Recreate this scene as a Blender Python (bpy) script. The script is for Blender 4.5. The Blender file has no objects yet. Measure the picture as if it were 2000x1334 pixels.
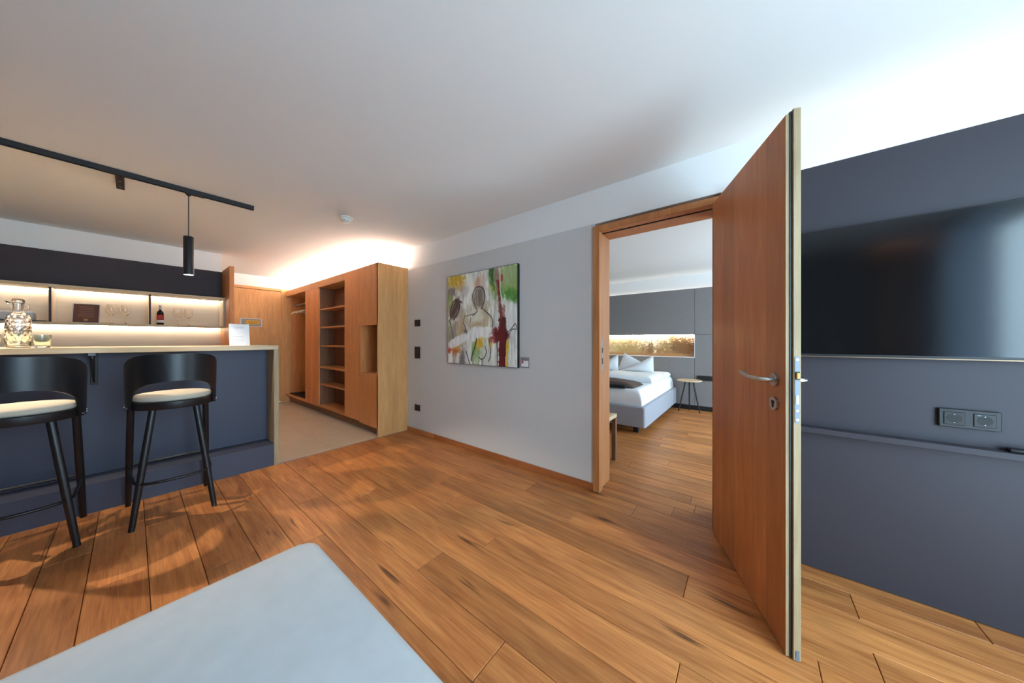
import bpy, bmesh, math, random
import numpy as np
from mathutils import Vector, Matrix

random.seed(7)
scene = bpy.context.scene
C = scene.collection
R = math.radians

# ------------------------------------------------------------------ camera
cd = bpy.data.cameras.new('camera')
cam = bpy.data.objects.new('camera', cd)
C.objects.link(cam)
cam.location = (0, 0, 1.19)
cam.rotation_euler = (R(90), 0, R(38.3))
cd.sensor_width = 36.0
cd.lens = 586.0 / 2000.0 * 36.0
cd.shift_y = -2.5 / 2000.0
cd.clip_start = 0.02
scene.camera = cam

# ------------------------------------------------------------------ world, daylight, exposure
w = bpy.data.worlds.new('world')
scene.world = w
w.use_nodes = True
bg = w.node_tree.nodes['Background']
bg.inputs[1].default_value = 7.9
wn = w.node_tree
_tc = wn.nodes.new('ShaderNodeTexCoord'); _sp = wn.nodes.new('ShaderNodeSeparateXYZ'); _rp = wn.nodes.new('ShaderNodeValToRGB')
_rp.color_ramp.elements[0].position = 0.46; _rp.color_ramp.elements[0].color = (0.50, 0.73, 0.90, 1)   # terrain
_rp.color_ramp.elements[1].position = 0.54; _rp.color_ramp.elements[1].color = (0.58, 0.83, 1.0, 1)    # hazy sky
_ma = wn.nodes.new('ShaderNodeMath'); _ma.operation = 'MULTIPLY_ADD'; _ma.inputs[1].default_value = .5; _ma.inputs[2].default_value = .5
wn.links.new(_tc.outputs['Generated'], _sp.inputs[0]); wn.links.new(_sp.outputs[2], _ma.inputs[0])
wn.links.new(_ma.outputs[0], _rp.inputs[0]); wn.links.new(_rp.outputs[0], bg.inputs[0])

def portal(name, loc, rot, sx, sy):
    l = bpy.data.lights.new(name, 'AREA')
    l.shape = 'RECTANGLE'; l.size = sx; l.size_y = sy
    l.cycles.is_portal = True
    o = bpy.data.objects.new(name, l)
    C.objects.link(o)
    o.location = loc; o.rotation_euler = rot
    return o
# the two glazed facade openings let the sky in
portal('daylight_portal', (1.84, 0.35, 1.15), (0, R(90), 0), 2.2, 2.4)
portal('daylight_portal', (1.84, 4.45, 1.15), (0, R(90), 0), 2.2, 1.7)

vs = scene.view_settings
vs.view_transform = 'Standard'
vs.look = 'None'
vs.gamma = 1.0
vs.use_curve_mapping = False
vs.exposure = 1.12

# ------------------------------------------------------------------ colour and material helpers
def lin(c):
    out = []
    for v in c[:3]:
        v /= 255.0
        out.append(v / 12.92 if v <= 0.04045 else ((v + 0.055) / 1.055) ** 2.4)
    return (out[0], out[1], out[2], 1.0)

MATS = {}
def new_mat(name):
    m = bpy.data.materials.new(name)
    m.use_nodes = True
    MATS[name] = m
    nt = m.node_tree
    return m, nt, nt.nodes['Principled BSDF']

def plain(name, rgb, rough=0.5, metal=0.0, var=0.0, scale=30.0, bump=0.0, spec=0.5, stretch=(1, 1, 1)):
    m, nt, p = new_mat(name)
    p.inputs['Roughness'].default_value = rough
    p.inputs['Metallic'].default_value = metal
    p.inputs['Specular IOR Level'].default_value = spec
    c = lin(rgb)
    p.inputs['Base Color'].default_value = c
    if var or bump:
        tc = nt.nodes.new('ShaderNodeTexCoord')
        mp = nt.nodes.new('ShaderNodeMapping')
        mp.inputs['Scale'].default_value = stretch
        nz = nt.nodes.new('ShaderNodeTexNoise')
        nz.inputs['Scale'].default_value = scale
        nz.inputs['Detail'].default_value = 5
        nt.links.new(tc.outputs['Object'], mp.inputs[0])
        nt.links.new(mp.outputs[0], nz.inputs['Vector'])
        if var:
            r = nt.nodes.new('ShaderNodeValToRGB')
            r.color_ramp.elements[0].position = 0.3
            r.color_ramp.elements[1].position = 0.7
            r.color_ramp.elements[0].color = tuple(x * (1 - var) for x in c[:3]) + (1,)
            r.color_ramp.elements[1].color = tuple(min(1, x * (1 + var)) for x in c[:3]) + (1,)
            nt.links.new(nz.outputs[0], r.inputs[0])
            nt.links.new(r.outputs[0], p.inputs['Base Color'])
        if bump:
            b = nt.nodes.new('ShaderNodeBump')
            b.inputs['Strength'].default_value = bump
            b.inputs['Distance'].default_value = 0.002
            nt.links.new(nz.outputs[0], b.inputs['Height'])
            nt.links.new(b.outputs[0], p.inputs['Normal'])
    return m

def math_node(nt, op, a, b=None):
    n = nt.nodes.new('ShaderNodeMath'); n.operation = op
    for i, v in enumerate((a, b)):
        if v is None: continue
        if isinstance(v, (int, float)): n.inputs[i].default_value = v
        else: nt.links.new(v, n.inputs[i])
    return n.outputs[0]

def wood(name, light, dark, axis='Z', rough=0.45, strip=0.0, strip_axis='X', strip_var=0.12, obj_var=0.0, knots=0.0, fine=1.0, spec=0.4, contrast=0.0):
    """oak: long grain along one axis, optional veneer strips, knots, tone per object"""
    m, nt, p = new_mat(name)
    L = nt.links
    p.inputs['Roughness'].default_value = rough
    p.inputs['Specular IOR Level'].default_value = spec
    tc = nt.nodes.new('ShaderNodeTexCoord')
    vec = tc.outputs['Object']
    info = nt.nodes.new('ShaderNodeObjectInfo')
    if obj_var:
        comb = nt.nodes.new('ShaderNodeCombineXYZ')
        o1 = math_node(nt, 'MULTIPLY', info.outputs['Random'], 37.0)
        for i in range(3): L.new(o1, comb.inputs[i])
        va = nt.nodes.new('ShaderNodeVectorMath'); va.operation = 'ADD'
        L.new(vec, va.inputs[0]); L.new(comb.outputs[0], va.inputs[1])
        vec = va.outputs[0]
    def sc(along, across):
        return {'X': (along, across, across), 'Y': (across, along, across), 'Z': (across, across, along)}[axis]
    def noise(s, scale, detail=4, dist=0.0):
        mp = nt.nodes.new('ShaderNodeMapping'); mp.inputs['Scale'].default_value = s
        L.new(vec, mp.inputs[0])
        n = nt.nodes.new('ShaderNodeTexNoise')
        n.inputs['Scale'].default_value = scale; n.inputs['Detail'].default_value = detail
        n.inputs['Distortion'].default_value = dist
        L.new(mp.outputs[0], n.inputs['Vector'])
        return n.outputs[0]
    g1 = noise(sc(0.06, 1), 70 * fine, 4, 0.4)
    g2 = noise(sc(0.12, 1), 14 * fine, 3, 1.2)
    g3 = noise(sc(0.03, 1), 260 * fine, 2)
    mix = math_node(nt, 'ADD', math_node(nt, 'MULTIPLY', g1, 0.35), math_node(nt, 'MULTIPLY', g2, 0.4))
    mix = math_node(nt, 'ADD', mix, math_node(nt, 'MULTIPLY', g3, 0.25))
    ramp = nt.nodes.new('ShaderNodeValToRGB')
    ramp.color_ramp.elements[0].position = 0.34 + contrast; ramp.color_ramp.elements[0].color = lin(dark)
    ramp.color_ramp.elements[1].position = 0.64 - contrast; ramp.color_ramp.elements[1].color = lin(light)
    L.new(mix, ramp.inputs[0])
    col = ramp.outputs[0]
    def scale_col(col, fac):
        mm = nt.nodes.new('ShaderNodeVectorMath'); mm.operation = 'SCALE'
        L.new(col, mm.inputs[0]); L.new(fac, mm.inputs['Scale'])
        return mm.outputs[0]
    if strip:
        sx = nt.nodes.new('ShaderNodeSeparateXYZ'); L.new(vec, sx.inputs[0])
        s = math_node(nt, 'FLOOR', math_node(nt, 'DIVIDE', sx.outputs[strip_axis], strip))
        wn = nt.nodes.new('ShaderNodeTexWhiteNoise'); wn.noise_dimensions = '1D'
        L.new(s, wn.inputs['W'])
        f = math_node(nt, 'ADD', math_node(nt, 'MULTIPLY', wn.outputs['Value'], 2 * strip_var), 1 - strip_var)
        col = scale_col(col, f)
    if obj_var:
        f = math_node(nt, 'ADD', math_node(nt, 'MULTIPLY', info.outputs['Random'], 2 * obj_var), 1 - obj_var)
        col = scale_col(col, f)
    if knots:
        mp = nt.nodes.new('ShaderNodeMapping'); mp.inputs['Scale'].default_value = sc(1.35, 5.6)
        L.new(vec, mp.inputs[0])
        vo = nt.nodes.new('ShaderNodeTexVoronoi'); vo.inputs['Scale'].default_value = 1.0
        L.new(mp.outputs[0], vo.inputs['Vector'])
        d = math_node(nt, 'ADD', vo.outputs['Distance'], math_node(nt, 'MULTIPLY', math_node(nt, 'SUBTRACT', g1, 0.5), 0.42))
        kr = nt.nodes.new('ShaderNodeValToRGB')
        kr.color_ramp.elements[0].position = 0.02; kr.color_ramp.elements[0].color = (1 - knots,) * 3 + (1,)
        kr.color_ramp.elements[1].position = 0.13; kr.color_ramp.elements[1].color = (1, 1, 1, 1)
        L.new(d, kr.inputs[0])
        mm = nt.nodes.new('ShaderNodeVectorMath'); mm.operation = 'MULTIPLY'
        L.new(col, mm.inputs[0]); L.new(kr.outputs[0], mm.inputs[1])
        col = mm.outputs[0]
        # drifting darker streaks
        st = noise(sc(0.25, 1), 6.0, 4, 0.8)
        f = math_node(nt, 'ADD', math_node(nt, 'MULTIPLY', st, 0.9), 0.52)
        col = scale_col(col, math_node(nt, 'MINIMUM', f, 1.06))
    L.new(col, p.inputs['Base Color'])
    b = nt.nodes.new('ShaderNodeBump'); b.inputs['Strength'].default_value = 0.08; b.inputs['Distance'].default_value = 0.002
    L.new(mix, b.inputs['Height']); L.new(b.outputs[0], p.inputs['Normal'])
    return m

def emit(name, rgb, strength):
    m, nt, p = new_mat(name)
    p.inputs['Base Color'].default_value = (0.9, 0.9, 0.9, 1)
    p.inputs['Emission Color'].default_value = lin(rgb)
    p.inputs['Emission Strength'].default_value = strength
    return m

def glass(name, tint=(255, 255, 255), rough=0.0, bumpy=0.0):
    m, nt, p = new_mat(name)
    p.inputs['Base Color'].default_value = lin(tint)
    p.inputs['Transmission Weight'].default_value = 1.0
    p.inputs['Roughness'].default_value = rough
    p.inputs['IOR'].default_value = 1.45
    return m

def vcol(name, rough=0.6):
    m, nt, p = new_mat(name)
    a = nt.nodes.new('ShaderNodeVertexColor'); a.layer_name = 'print'
    nt.links.new(a.outputs[0], p.inputs['Base Color'])
    p.inputs['Roughness'].default_value = rough
    return m

M = {}
M['ceiling'] = plain('white_paint', (232, 230, 227), 0.9, bump=0.05, scale=300)
M['wall'] = plain('grey_paint', (210, 208, 206), 0.9, bump=0.15, scale=180, var=0.02)
M['white'] = plain('white_band_paint', (236, 235, 233), 0.9, bump=0.05, scale=200)
M['blue'] = plain('slate_laminate', (52, 48, 55), 0.5, var=0.05, scale=400, spec=0.35)
M['slate'] = plain('dark_slate_laminate', (62, 54, 58), 0.55, var=0.04, scale=300, spec=0.3)
M['rear'] = plain('dark_wall_paint', (120, 116, 114), 0.9, var=0.03)
M['oak'] = wood('oak_veneer', (226, 154, 92), (202, 125, 68), 'Z', 0.5, strip=0.14, strip_axis='X', strip_var=0.07)
M['oak_y'] = wood('oak_veneer_side', (221, 168, 108), (196, 138, 82), 'Z', 0.5, strip=0.13, strip_axis='Y', strip_var=0.05)
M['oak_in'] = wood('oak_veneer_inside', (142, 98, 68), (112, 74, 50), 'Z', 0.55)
M['oak_x'] = wood('oak_veneer_flat', (215, 155, 95), (190, 125, 72), 'X', 0.5)
M['oak_door'] = wood('oak_door_veneer', (205, 134, 80), (172, 102, 58), 'Z', 0.42, strip=0.155, strip_axis='X', strip_var=0.10)
M['oak_pale'] = wood('pale_oak_edge', (190, 168, 132), (158, 134, 98), 'Z', 0.55)
M['door_edge'] = wood('pale_door_edge', (168, 146, 112), (138, 116, 84), 'Z', 0.6)
M['lock_steel'] = plain('lock_steel', (118, 124, 132), 0.55, metal=0.4)
M['oak_pale_y'] = wood('pale_oak_board', (222, 200, 166), (200, 172, 134), 'Y', 0.5)
M['taupe'] = plain('taupe_laminate', (196, 184, 168), 0.5, var=0.04, scale=40, stretch=(1, .1, 1))
M['bar_blue'] = plain('blue_grey_laminate', (74, 76, 92), 0.5, var=0.05, scale=400, spec=0.35)
M['oak_frame'] = wood('oak_frame', (204, 138, 82), (176, 108, 60), 'Z', 0.5)
M['oak_base'] = wood('oak_baseboard', (176, 106, 60), (146, 82, 44), 'X', 0.45)
M['oak_base2'] = wood('oak_baseboard_pale', (200, 136, 84), (180, 112, 64), 'X', 0.45)
M['plank'] = wood('oak_plank', (206, 136, 77), (158, 91, 46), 'X', 0.40, obj_var=0.2, knots=0.78, spec=0.4, contrast=.025)
M['gap'] = plain('dark_joint_base', (46, 28, 16), 0.9)  # dark floor base seen in the gaps between planks
M['tile'] = plain('beige_tile', (212, 192, 164), 0.45, var=0.04, scale=6)
M['grout'] = plain('tile_grout', (186, 164, 138), 0.9)
M['black'] = plain('black_lacquer', (20, 19, 22), 0.38, var=0.05, scale=80)
M['black_metal'] = plain('black_metal', (24, 23, 25), 0.5)
M['plastic'] = plain('black_plastic', (19, 18, 21), 0.45)
M['recess'] = plain('black_recess', (8, 8, 9), 0.6)
M['steel'] = plain('brushed_steel', (190, 186, 180), 0.28, metal=1.0)
M['satin'] = plain('satin_steel', (126, 134, 142), 0.5, metal=0.6)
M['chrome'] = plain('chrome', (220, 220, 222), 0.12, metal=1.0)
M['cream'] = plain('cream_fabric', (190, 180, 163), 0.95, var=0.05, scale=250, bump=0.3)
M['leather'] = plain('pale_leather', (203, 207, 209), 0.62, var=0.035, scale=16, bump=0.12, spec=0.3)
M['velour'] = plain('grey_upholstery', (158, 158, 166), 0.95, var=0.06, scale=60, bump=0.2)
M['felt'] = plain('grey_wall_felt', (128, 123, 122), 0.95, var=0.05, scale=30, bump=0.25)
M['linen'] = plain('white_linen', (238, 240, 244), 0.9, var=0.02, scale=10, bump=0.2)
M['throw'] = plain('brown_throw', (84, 66, 60), 0.9, var=0.12, scale=60, bump=0.4)
M['throw_dark'] = plain('dark_throw', (26, 23, 24), 0.9, var=0.1, scale=60)
M['glass'] = glass('clear_glass')
M['green_glass'] = glass('thick_glass', (240, 250, 246))
M['wine'] = plain('dark_bottle_glass', (24, 6, 8), 0.08)
M['label_red'] = plain('red_label', (176, 46, 34), 0.6)
M['label_white'] = plain('white_label', (226, 220, 214), 0.6)
M['foil'] = plain('grey_foil', (176, 172, 170), 0.35, metal=0.5)
M['paper'] = plain('white_paper', (238, 240, 244), 0.8)
M['ink'] = plain('grey_ink', (170, 172, 178), 0.8)
M['menu'] = plain('brown_menu_paper', (112, 74, 60), 0.7, var=0.05, scale=60)
M['menu_ink'] = plain('pale_menu_ink', (164, 120, 96), 0.7)
M['gold'] = plain('gold_ink', (196, 150, 70), 0.5)
M['acrylic'] = glass('acrylic', (250, 250, 250), 0.02)
M['grey_box'] = plain('grey_card', (206, 206, 204), 0.6)
M['tray'] = plain('dark_tray', (60, 48, 42), 0.5)
M['screen'] = plain('black_screen', (9, 9, 11), 0.12, spec=0.5)
M['canvas_edge'] = plain('black_canvas_edge', (26, 23, 27), 0.7)
M['detector'] = plain('white_plastic', (226, 222, 212), 0.5)
M['yellow'] = plain('yellow_print', (226, 170, 60), 0.6)
M['card_grey'] = plain('card_holder_grey', (142, 136, 134), 0.6)
M['red_print'] = plain('red_print', (206, 60, 44), 0.6)
M['trim_metal'] = plain('bronze_trim', (150, 124, 98), 0.35, metal=0.8)
M['steel_grey'] = plain('grey_steel_tab', (120, 120, 128), 0.5, metal=0.3)
M['painting'] = vcol('painted_canvas', 0.55)
M['photo'] = vcol('photo_print', 0.5)
M['led'] = emit('led_white', (255, 247, 240), 2.8)
M['led_hall'] = emit('led_warm_white', (255, 248, 240), 75.0)
M['led_warm'] = emit('led_shelf', (255, 236, 212), 22.0)
M['led_niche'] = emit('led_niche', (255, 230, 192), 28.0)
M['led_corner'] = emit('led_corner', (255, 176, 110), 14.0)
M['lamp'] = emit('lamp_glow', (255, 226, 190), 12.0)

def make_clear():
    m, nt, p = new_mat('window_glass')
    out = nt.nodes['Material Output']
    t = nt.nodes.new('ShaderNodeBsdfTransparent'); g = nt.nodes.new('ShaderNodeBsdfGlossy')
    g.inputs['Roughness'].default_value = 0.02
    mx = nt.nodes.new('ShaderNodeMixShader'); mx.inputs[0].default_value = 0.06
    nt.links.new(t.outputs[0], mx.inputs[1]); nt.links.new(g.outputs[0], mx.inputs[2])
    nt.links.new(mx.outputs[0], out.inputs[0])
    return m
M['pane'] = make_clear()
def make_sheer():
    m, nt, p = new_mat('sheer_fabric')
    out = nt.nodes['Material Output']
    t = nt.nodes.new('ShaderNodeBsdfTranslucent'); t.inputs[0].default_value = lin((214, 222, 232))
    d = nt.nodes.new('ShaderNodeBsdfDiffuse'); d.inputs[0].default_value = lin((214, 222, 232))
    mx = nt.nodes.new('ShaderNodeMixShader'); mx.inputs[0].default_value = 0.4
    nt.links.new(t.outputs[0], mx.inputs[1]); nt.links.new(d.outputs[0], mx.inputs[2])
    nt.links.new(mx.outputs[0], out.inputs[0])
    return m
M['sheer'] = make_sheer()

# ------------------------------------------------------------------ mesh helpers
class MB:
    def __init__(self):
        self.v = []; self.f = []; self.fm = []; self.slot = 0
    def add(self, vs, fs):
        n = len(self.v)
        self.v += [tuple(p) for p in vs]
        self.f += [tuple(i + n for i in q) for q in fs]
        self.fm += [self.slot] * len(fs)
        return self
    def box(self, x0, x1, y0, y1, z0, z1, bev=0.0, seg=1):
        if x0 > x1: x0, x1 = x1, x0
        if y0 > y1: y0, y1 = y1, y0
        if z0 > z1: z0, z1 = z1, z0
        if bev <= 0:
            vs = [(x, y, z) for z in (z0, z1) for y in (y0, y1) for x in (x0, x1)]
            return self.add(vs, [(0, 2, 3, 1), (4, 5, 7, 6), (0, 1, 5, 4), (2, 6, 7, 3), (0, 4, 6, 2), (1, 3, 7, 5)])
        bm = bmesh.new()
        bmesh.ops.create_cube(bm, size=1)
        for q in bm.verts:
            q.co = Vector(((x0 + x1) / 2 + q.co.x * (x1 - x0), (y0 + y1) / 2 + q.co.y * (y1 - y0), (z0 + z1) / 2 + q.co.z * (z1 - z0)))
        bmesh.ops.bevel(bm, geom=bm.edges[:], offset=bev, segments=seg, affect='EDGES', profile=0.5)
        return self.bm(bm)
    def bm(self, bm):
        bm.verts.index_update()
        self.add([q.co[:] for q in bm.verts], [[q.index for q in f.verts] for f in bm.faces])
        bm.free()
        return self
    def tube(self, pts, r, n=12, cap=True, closed=False):
        pts = [Vector(p) for p in pts]
        m = len(pts)
        rr = r if isinstance(r, (list, tuple)) else [r] * m
        vs = []
        up = None
        for i, p in enumerate(pts):
            if closed: t = pts[(i + 1) % m] - pts[i - 1]
            else: t = pts[min(i + 1, m - 1)] - pts[max(i - 1, 0)]
            t.normalize()
            if up is None: up = Vector((0, 0, 1)) if abs(t.z) < 0.9 else Vector((1, 0, 0))
            a = t.cross(up).normalized(); b = a.cross(t).normalized(); up = b
            for k in range(n):
                an = 2 * math.pi * k / n
                vs.append(p + (a * math.cos(an) + b * math.sin(an)) * rr[i])
        fs = []
        for i in range(m if closed else m - 1):
            j = (i + 1) % m
            for k in range(n):
                k2 = (k + 1) % n
                fs.append((i * n + k, i * n + k2, j * n + k2, j * n + k))
        if cap and not closed:
            fs.append(tuple(range(n - 1, -1, -1))); fs.append(tuple((m - 1) * n + k for k in range(n)))
        return self.add(vs, fs)
    def lathe(self, prof, c=(0, 0, 0), n=24):
        """profile of (radius, z); closed by caps where the radius is zero"""
        vs = []; fs = []
        for r, z in prof:
            for k in range(n):
                a = 2 * math.pi * k / n
                vs.append((c[0] + max(r, 1e-4) * math.cos(a), c[1] + max(r, 1e-4) * math.sin(a), c[2] + z))
        for i in range(len(prof) - 1):
            for k in range(n):
                k2 = (k + 1) % n
                fs.append((i * n + k, i * n + k2, (i + 1) * n + k2, (i + 1) * n + k))
        return self.add(vs, fs)
    def disc(self, c, axis, r, t, n=24):
        """flat cylinder along a direction"""
        a = Vector(axis).normalized(); c = Vector(c)
        return self.tube([c, c + a * t], r, n)
    def prism(self, poly, axis, a0, a1):
        """extrude a 2-D polygon; axis 'X' -> poly is (y,z), 'Y' -> (x,z), 'Z' -> (x,y)"""
        def P(p, a): return {'X': (a, p[0], p[1]), 'Y': (p[0], a, p[1]), 'Z': (p[0], p[1], a)}[axis]
        n = len(poly)
        vs = [P(p, a0) for p in poly] + [P(p, a1) for p in poly]
        fs = [tuple(range(n)), tuple(range(2 * n - 1, n - 1, -1))]
        for i in range(n):
            j = (i + 1) % n
            fs.append((i, i + n, j + n, j))
        return self.add(vs, fs)
    def grid(self, fn, nu, nv):
        vs = [fn(i / nu, j / nv) for j in range(nv + 1) for i in range(nu + 1)]
        fs = [(j * (nu + 1) + i, j * (nu + 1) + i + 1, (j + 1) * (nu + 1) + i + 1, (j + 1) * (nu + 1) + i) for j in range(nv) for i in range(nu)]
        return self.add(vs, fs)
    def shell(self, fo, fi, nu, nv):
        """closed sheet between two surfaces"""
        n0 = len(self.v)
        self.grid(fo, nu, nv); n1 = len(self.v); self.grid(fi, nu, nv)
        W = nu + 1
        rim = [i for i in range(W)] + [j * W + nu for j in range(1, nv + 1)] + [nv * W + i for i in range(nu - 1, -1, -1)] + [j * W for j in range(nv - 1, 0, -1)]
        fs = []
        for a in range(len(rim)):
            b = (a + 1) % len(rim)
            fs.append((n0 + rim[a], n1 + rim[a], n1 + rim[b], n0 + rim[b]))
        self.f += fs; self.fm += [self.slot] * len(fs)
        return self
    def mesh(self, name, off=(0, 0, 0), smooth=None, mats=()):
        me = bpy.data.meshes.new(name)
        me.from_pydata([(x - off[0], y - off[1], z - off[2]) for x, y, z in self.v], [], self.f)
        for mt in mats: me.materials.append(mt)
        if len(mats) > 1: me.polygons.foreach_set('material_index', self.fm)
        bm = bmesh.new(); bm.from_mesh(me)
        bmesh.ops.recalc_face_normals(bm, faces=bm.faces[:])
        bm.to_mesh(me); bm.free()
        if smooth is not None:
            me.shade_smooth()
            if smooth < 180: me.set_sharp_from_angle(angle=R(smooth))
        me.update()
        return me

OFF = {}
def tag(o, label=None, cat=None, group=None, kind=None):
    if label: o['label'] = label
    if cat: o['category'] = cat
    if group: o['group'] = group
    if kind: o['kind'] = kind
    return o
def thing(name, label, cat, loc=(0, 0, 0), rotz=0.0, group=None, local=False):
    o = bpy.data.objects.new(name, None)
    C.objects.link(o)
    o.empty_display_size = 0.1
    o.location = loc; o.rotation_euler = (0, 0, rotz)
    OFF[o.name] = (0, 0, 0) if local else tuple(loc)
    return tag(o, label, cat, group)
def part(name, mb, mat, parent, smooth=None, label=None):
    off = OFF[parent.name]
    me = mb.mesh(name, off, smooth, mat if isinstance(mat, (list, tuple)) else (mat,))
    o = bpy.data.objects.new(name, me)
    C.objects.link(o)
    o.parent = parent
    OFF[o.name] = off
    if label: o['label'] = label
    return o
def single(name, mb, mat, label, cat, loc, smooth=None, group=None):
    me = mb.mesh(name, loc, smooth, mat if isinstance(mat, (list, tuple)) else (mat,))
    o = bpy.data.objects.new(name, me)
    C.objects.link(o)
    o.location = loc
    OFF[o.name] = tuple(loc)
    return tag(o, label, cat, group)
def struct(name, mb, mat, label=None):
    me = mb.mesh(name, (0, 0, 0), None, mat if isinstance(mat, (list, tuple)) else (mat,))
    o = bpy.data.objects.new(name, me)
    C.objects.link(o)
    OFF[o.name] = (0, 0, 0)
    return tag(o, label, kind='structure')
def copy_tree(o, parent=None):
    c = o.copy(); C.objects.link(c); c.parent = parent
    OFF[c.name] = OFF[o.name]
    for ch in list(o.children): copy_tree(ch, c)
    return c

# ------------------------------------------------------------------ the room shell
H = 2.385            # ceiling
HB = 2.335           # bedroom ceiling
YW = 2.27            # wall with painting, door and screen
YB = 2.51            # its bedroom side
XF = 1.70            # facade
XH = -7.15           # hall end wall
XK = -5.75           # kitchen back wall
YR = -1.60           # rear wall
XT = -3.55           # plank / tile joint
BAND = 2.112

ceil = struct('ceiling', MB().box(XH - .1, XF + .2, YR - .1, YW + .02, H, H + .12), M['ceiling'], 'smooth white ceiling of the living room')
cb = struct('ceiling_bedroom', MB().box(-4.6, XF + .2, YB - .02, 6.15, HB, HB + .12), M['ceiling'], 'white ceiling of the bedroom')

DX0, DX1 = -0.966, -0.135   # rough door opening
wm = MB()
wm.box(XH, DX0, YW, YB, 0, BAND); wm.box(DX1, XF, YW, YB, 0, BAND)
wall_front = struct('wall_front', wm, M['wall'], 'pale grey wall with the painting and the bedroom door')
part('upper_band', MB().box(XH, XF, YW + .006, YB, BAND, H), M['white'], wall_front, label='white band under the ceiling')

struct('wall_rear', MB().box(XH, XF + .2, YR - .1, YR, 0, H), M['rear'])
struct('wall_kitchen', MB().box(XH, XK, YR, .765, 0, H), M['white'], 'white wall above the dark kitchen panel')
struct('wall_hall', MB().box(XH - .1, XH, .7, YB, 0, H), M['white'], 'white wall above the entrance door')
# facade with the two glazed openings
fm = MB()
fm.box(XF, XF + .12, YR, -.85, 0, H); fm.box(XF, XF + .12, 1.55, 3.6, 0, H); fm.box(XF, XF + .12, 5.3, 6.15, 0, H)
fm.box(XF, XF + .12, -.85, 1.55, 2.27, H); fm.box(XF, XF + .12, 3.6, 5.3, 2.27, H)
struct('wall_facade', fm, M['white'])
def window(name, y0, y1):
    o = struct(name, MB().box(XF + .03, XF + .09, y0, y1, .0, .05), M['black_metal'])
    fr = MB()
    for y in (y0, (y0 + y1) / 2 - .03, y1 - .06): fr.box(XF + .03, XF + .09, y, y + .06, .05, 2.21)
    fr.box(XF + .03, XF + .09, y0, y1, 2.21, 2.27)
    part('window_frame', fr, M['black_metal'], o)
    ym = (y0 + y1) / 2
    for a, b in ((y0 + .06, ym - .03), (ym + .03, y1 - .06)):
        part('pane', MB().box(XF + .055, XF + .061, a, b, .05, 2.21), M['pane'], o)
window('window_1', -.85, 1.55)
window('window_2', 3.6, 5.3)
# bedroom shell
struct('wall_bedroom_left', MB().box(-4.6, -4.5, YB, 6.15, 0, HB), M['wall'])
wb = struct('wall_bedroom_back', MB().box(-4.6, XF + .2, 6.05, 6.15, 0, HB), M['white'], 'white wall above the grey felt panels of the bedroom')

# ------------------------------------------------------------------ oak plank floor
def plank_mesh(x0, x1, y0, y1, top):
    g = .0012; c = .0018
    x0 += g; x1 -= g; y0 += g; y1 -= g
    mb = MB()
    zb = top - .014
    vs = [(x0, y0, zb), (x1, y0, zb), (x1, y1, zb), (x0, y1, zb),
          (x0, y0, top - c), (x1, y0, top - c), (x1, y1, top - c), (x0, y1, top - c),
          (x0 + c, y0 + c, top), (x1 - c, y0 + c, top), (x1 - c, y1 - c, top), (x0 + c, y1 - c, top)]
    fs = [(3, 2, 1, 0), (8, 9, 10, 11)]
    for a, b in ((0, 4), (4, 8)):
        for i in range(4):
            j = (i + 1) % 4
            fs.append((a + i, a + j, b + j, b + i))
    return mb.add(vs, fs)
def lay(parent, name, x0, x1, y0, y1, top, mat):
    mb = plank_mesh(x0, x1, y0, y1, top)
    cx, cy = (x0 + x1) / 2, (y0 + y1) / 2
    me = mb.mesh(name, (cx, cy, 0), None, (mat,))
    o = bpy.data.objects.new(name, me); C.objects.link(o)
    o.parent = parent; o.location = (cx, cy, 0)
    return o
floor = struct('floor', MB().box(XT, XF, YR, YB, -.06, -.012), M['gap'], 'oak plank floor of the living room')
seams = [YR, -1.47, -1.30, -1.14, -.97, -.80, -.63, -.46, -.295, -.14, .052, .233, .432, .585, .735, .915, 1.085, 1.254, 1.395, 1.58, 1.75, 1.925, 2.09, 2.262, 2.388, YB]
ends = {(.735, .915): [-2.56, -.757, 1.1], (1.254, 1.395): [-3.0, -1.2, .55], (1.395, 1.58): [-1.745, .2], (1.58, 1.75): [-2.02, -.24, .37],
        (1.75, 1.925): [-2.9, -.935, .9], (1.925, 2.09): [-1.39, .37], (2.09, 2.262): [-2.25, -.63, .75], (1.085, 1.254): [-2.35, -.2],
        (.915, 1.085): [-3.25, -1.35, .7], (.432, .585): [-3.0, -1.5, .4], (.233, .432): [-2.2, -.3], (.052, .233): [-3.02, -1.1, .9],
        (-.14, .052): [-2.45, -.5], (-.295, -.14): [-2.9, -.95, .8], (.585, .735): [-2.05, -.1]}
for a, b in zip(seams[:-1], seams[1:]):
    if a >= 2.26:
        js = [DX0, -.3] if a < 2.3 else [DX0 + .0]
        xs = [DX0, -.30, DX1] if a > 2.3 else [XT, -2.6, -1.05, DX0 + .5, DX1 + .25, XF]
        if a < 2.3: xs = [DX0, DX0 + .55, DX1]
    else:
        e = ends.get((a, b))
        if e is None:
            e = []; x = XT + random.uniform(.4, 1.9)
            while x < XF - .3: e.append(x); x += random.uniform(1.5, 2.1)
        xs = [XT] + e + [XF]
    for p, q in zip(xs[:-1], xs[1:]): lay(floor, 'plank', p, q, a, b, 0, M['plank'])
floor_b = struct('floor_bedroom', MB().box(-4.5, XF, YB, 6.05, -.06, -.012), M['gap'], 'narrow oak plank floor of the bedroom')
y = YB
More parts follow.
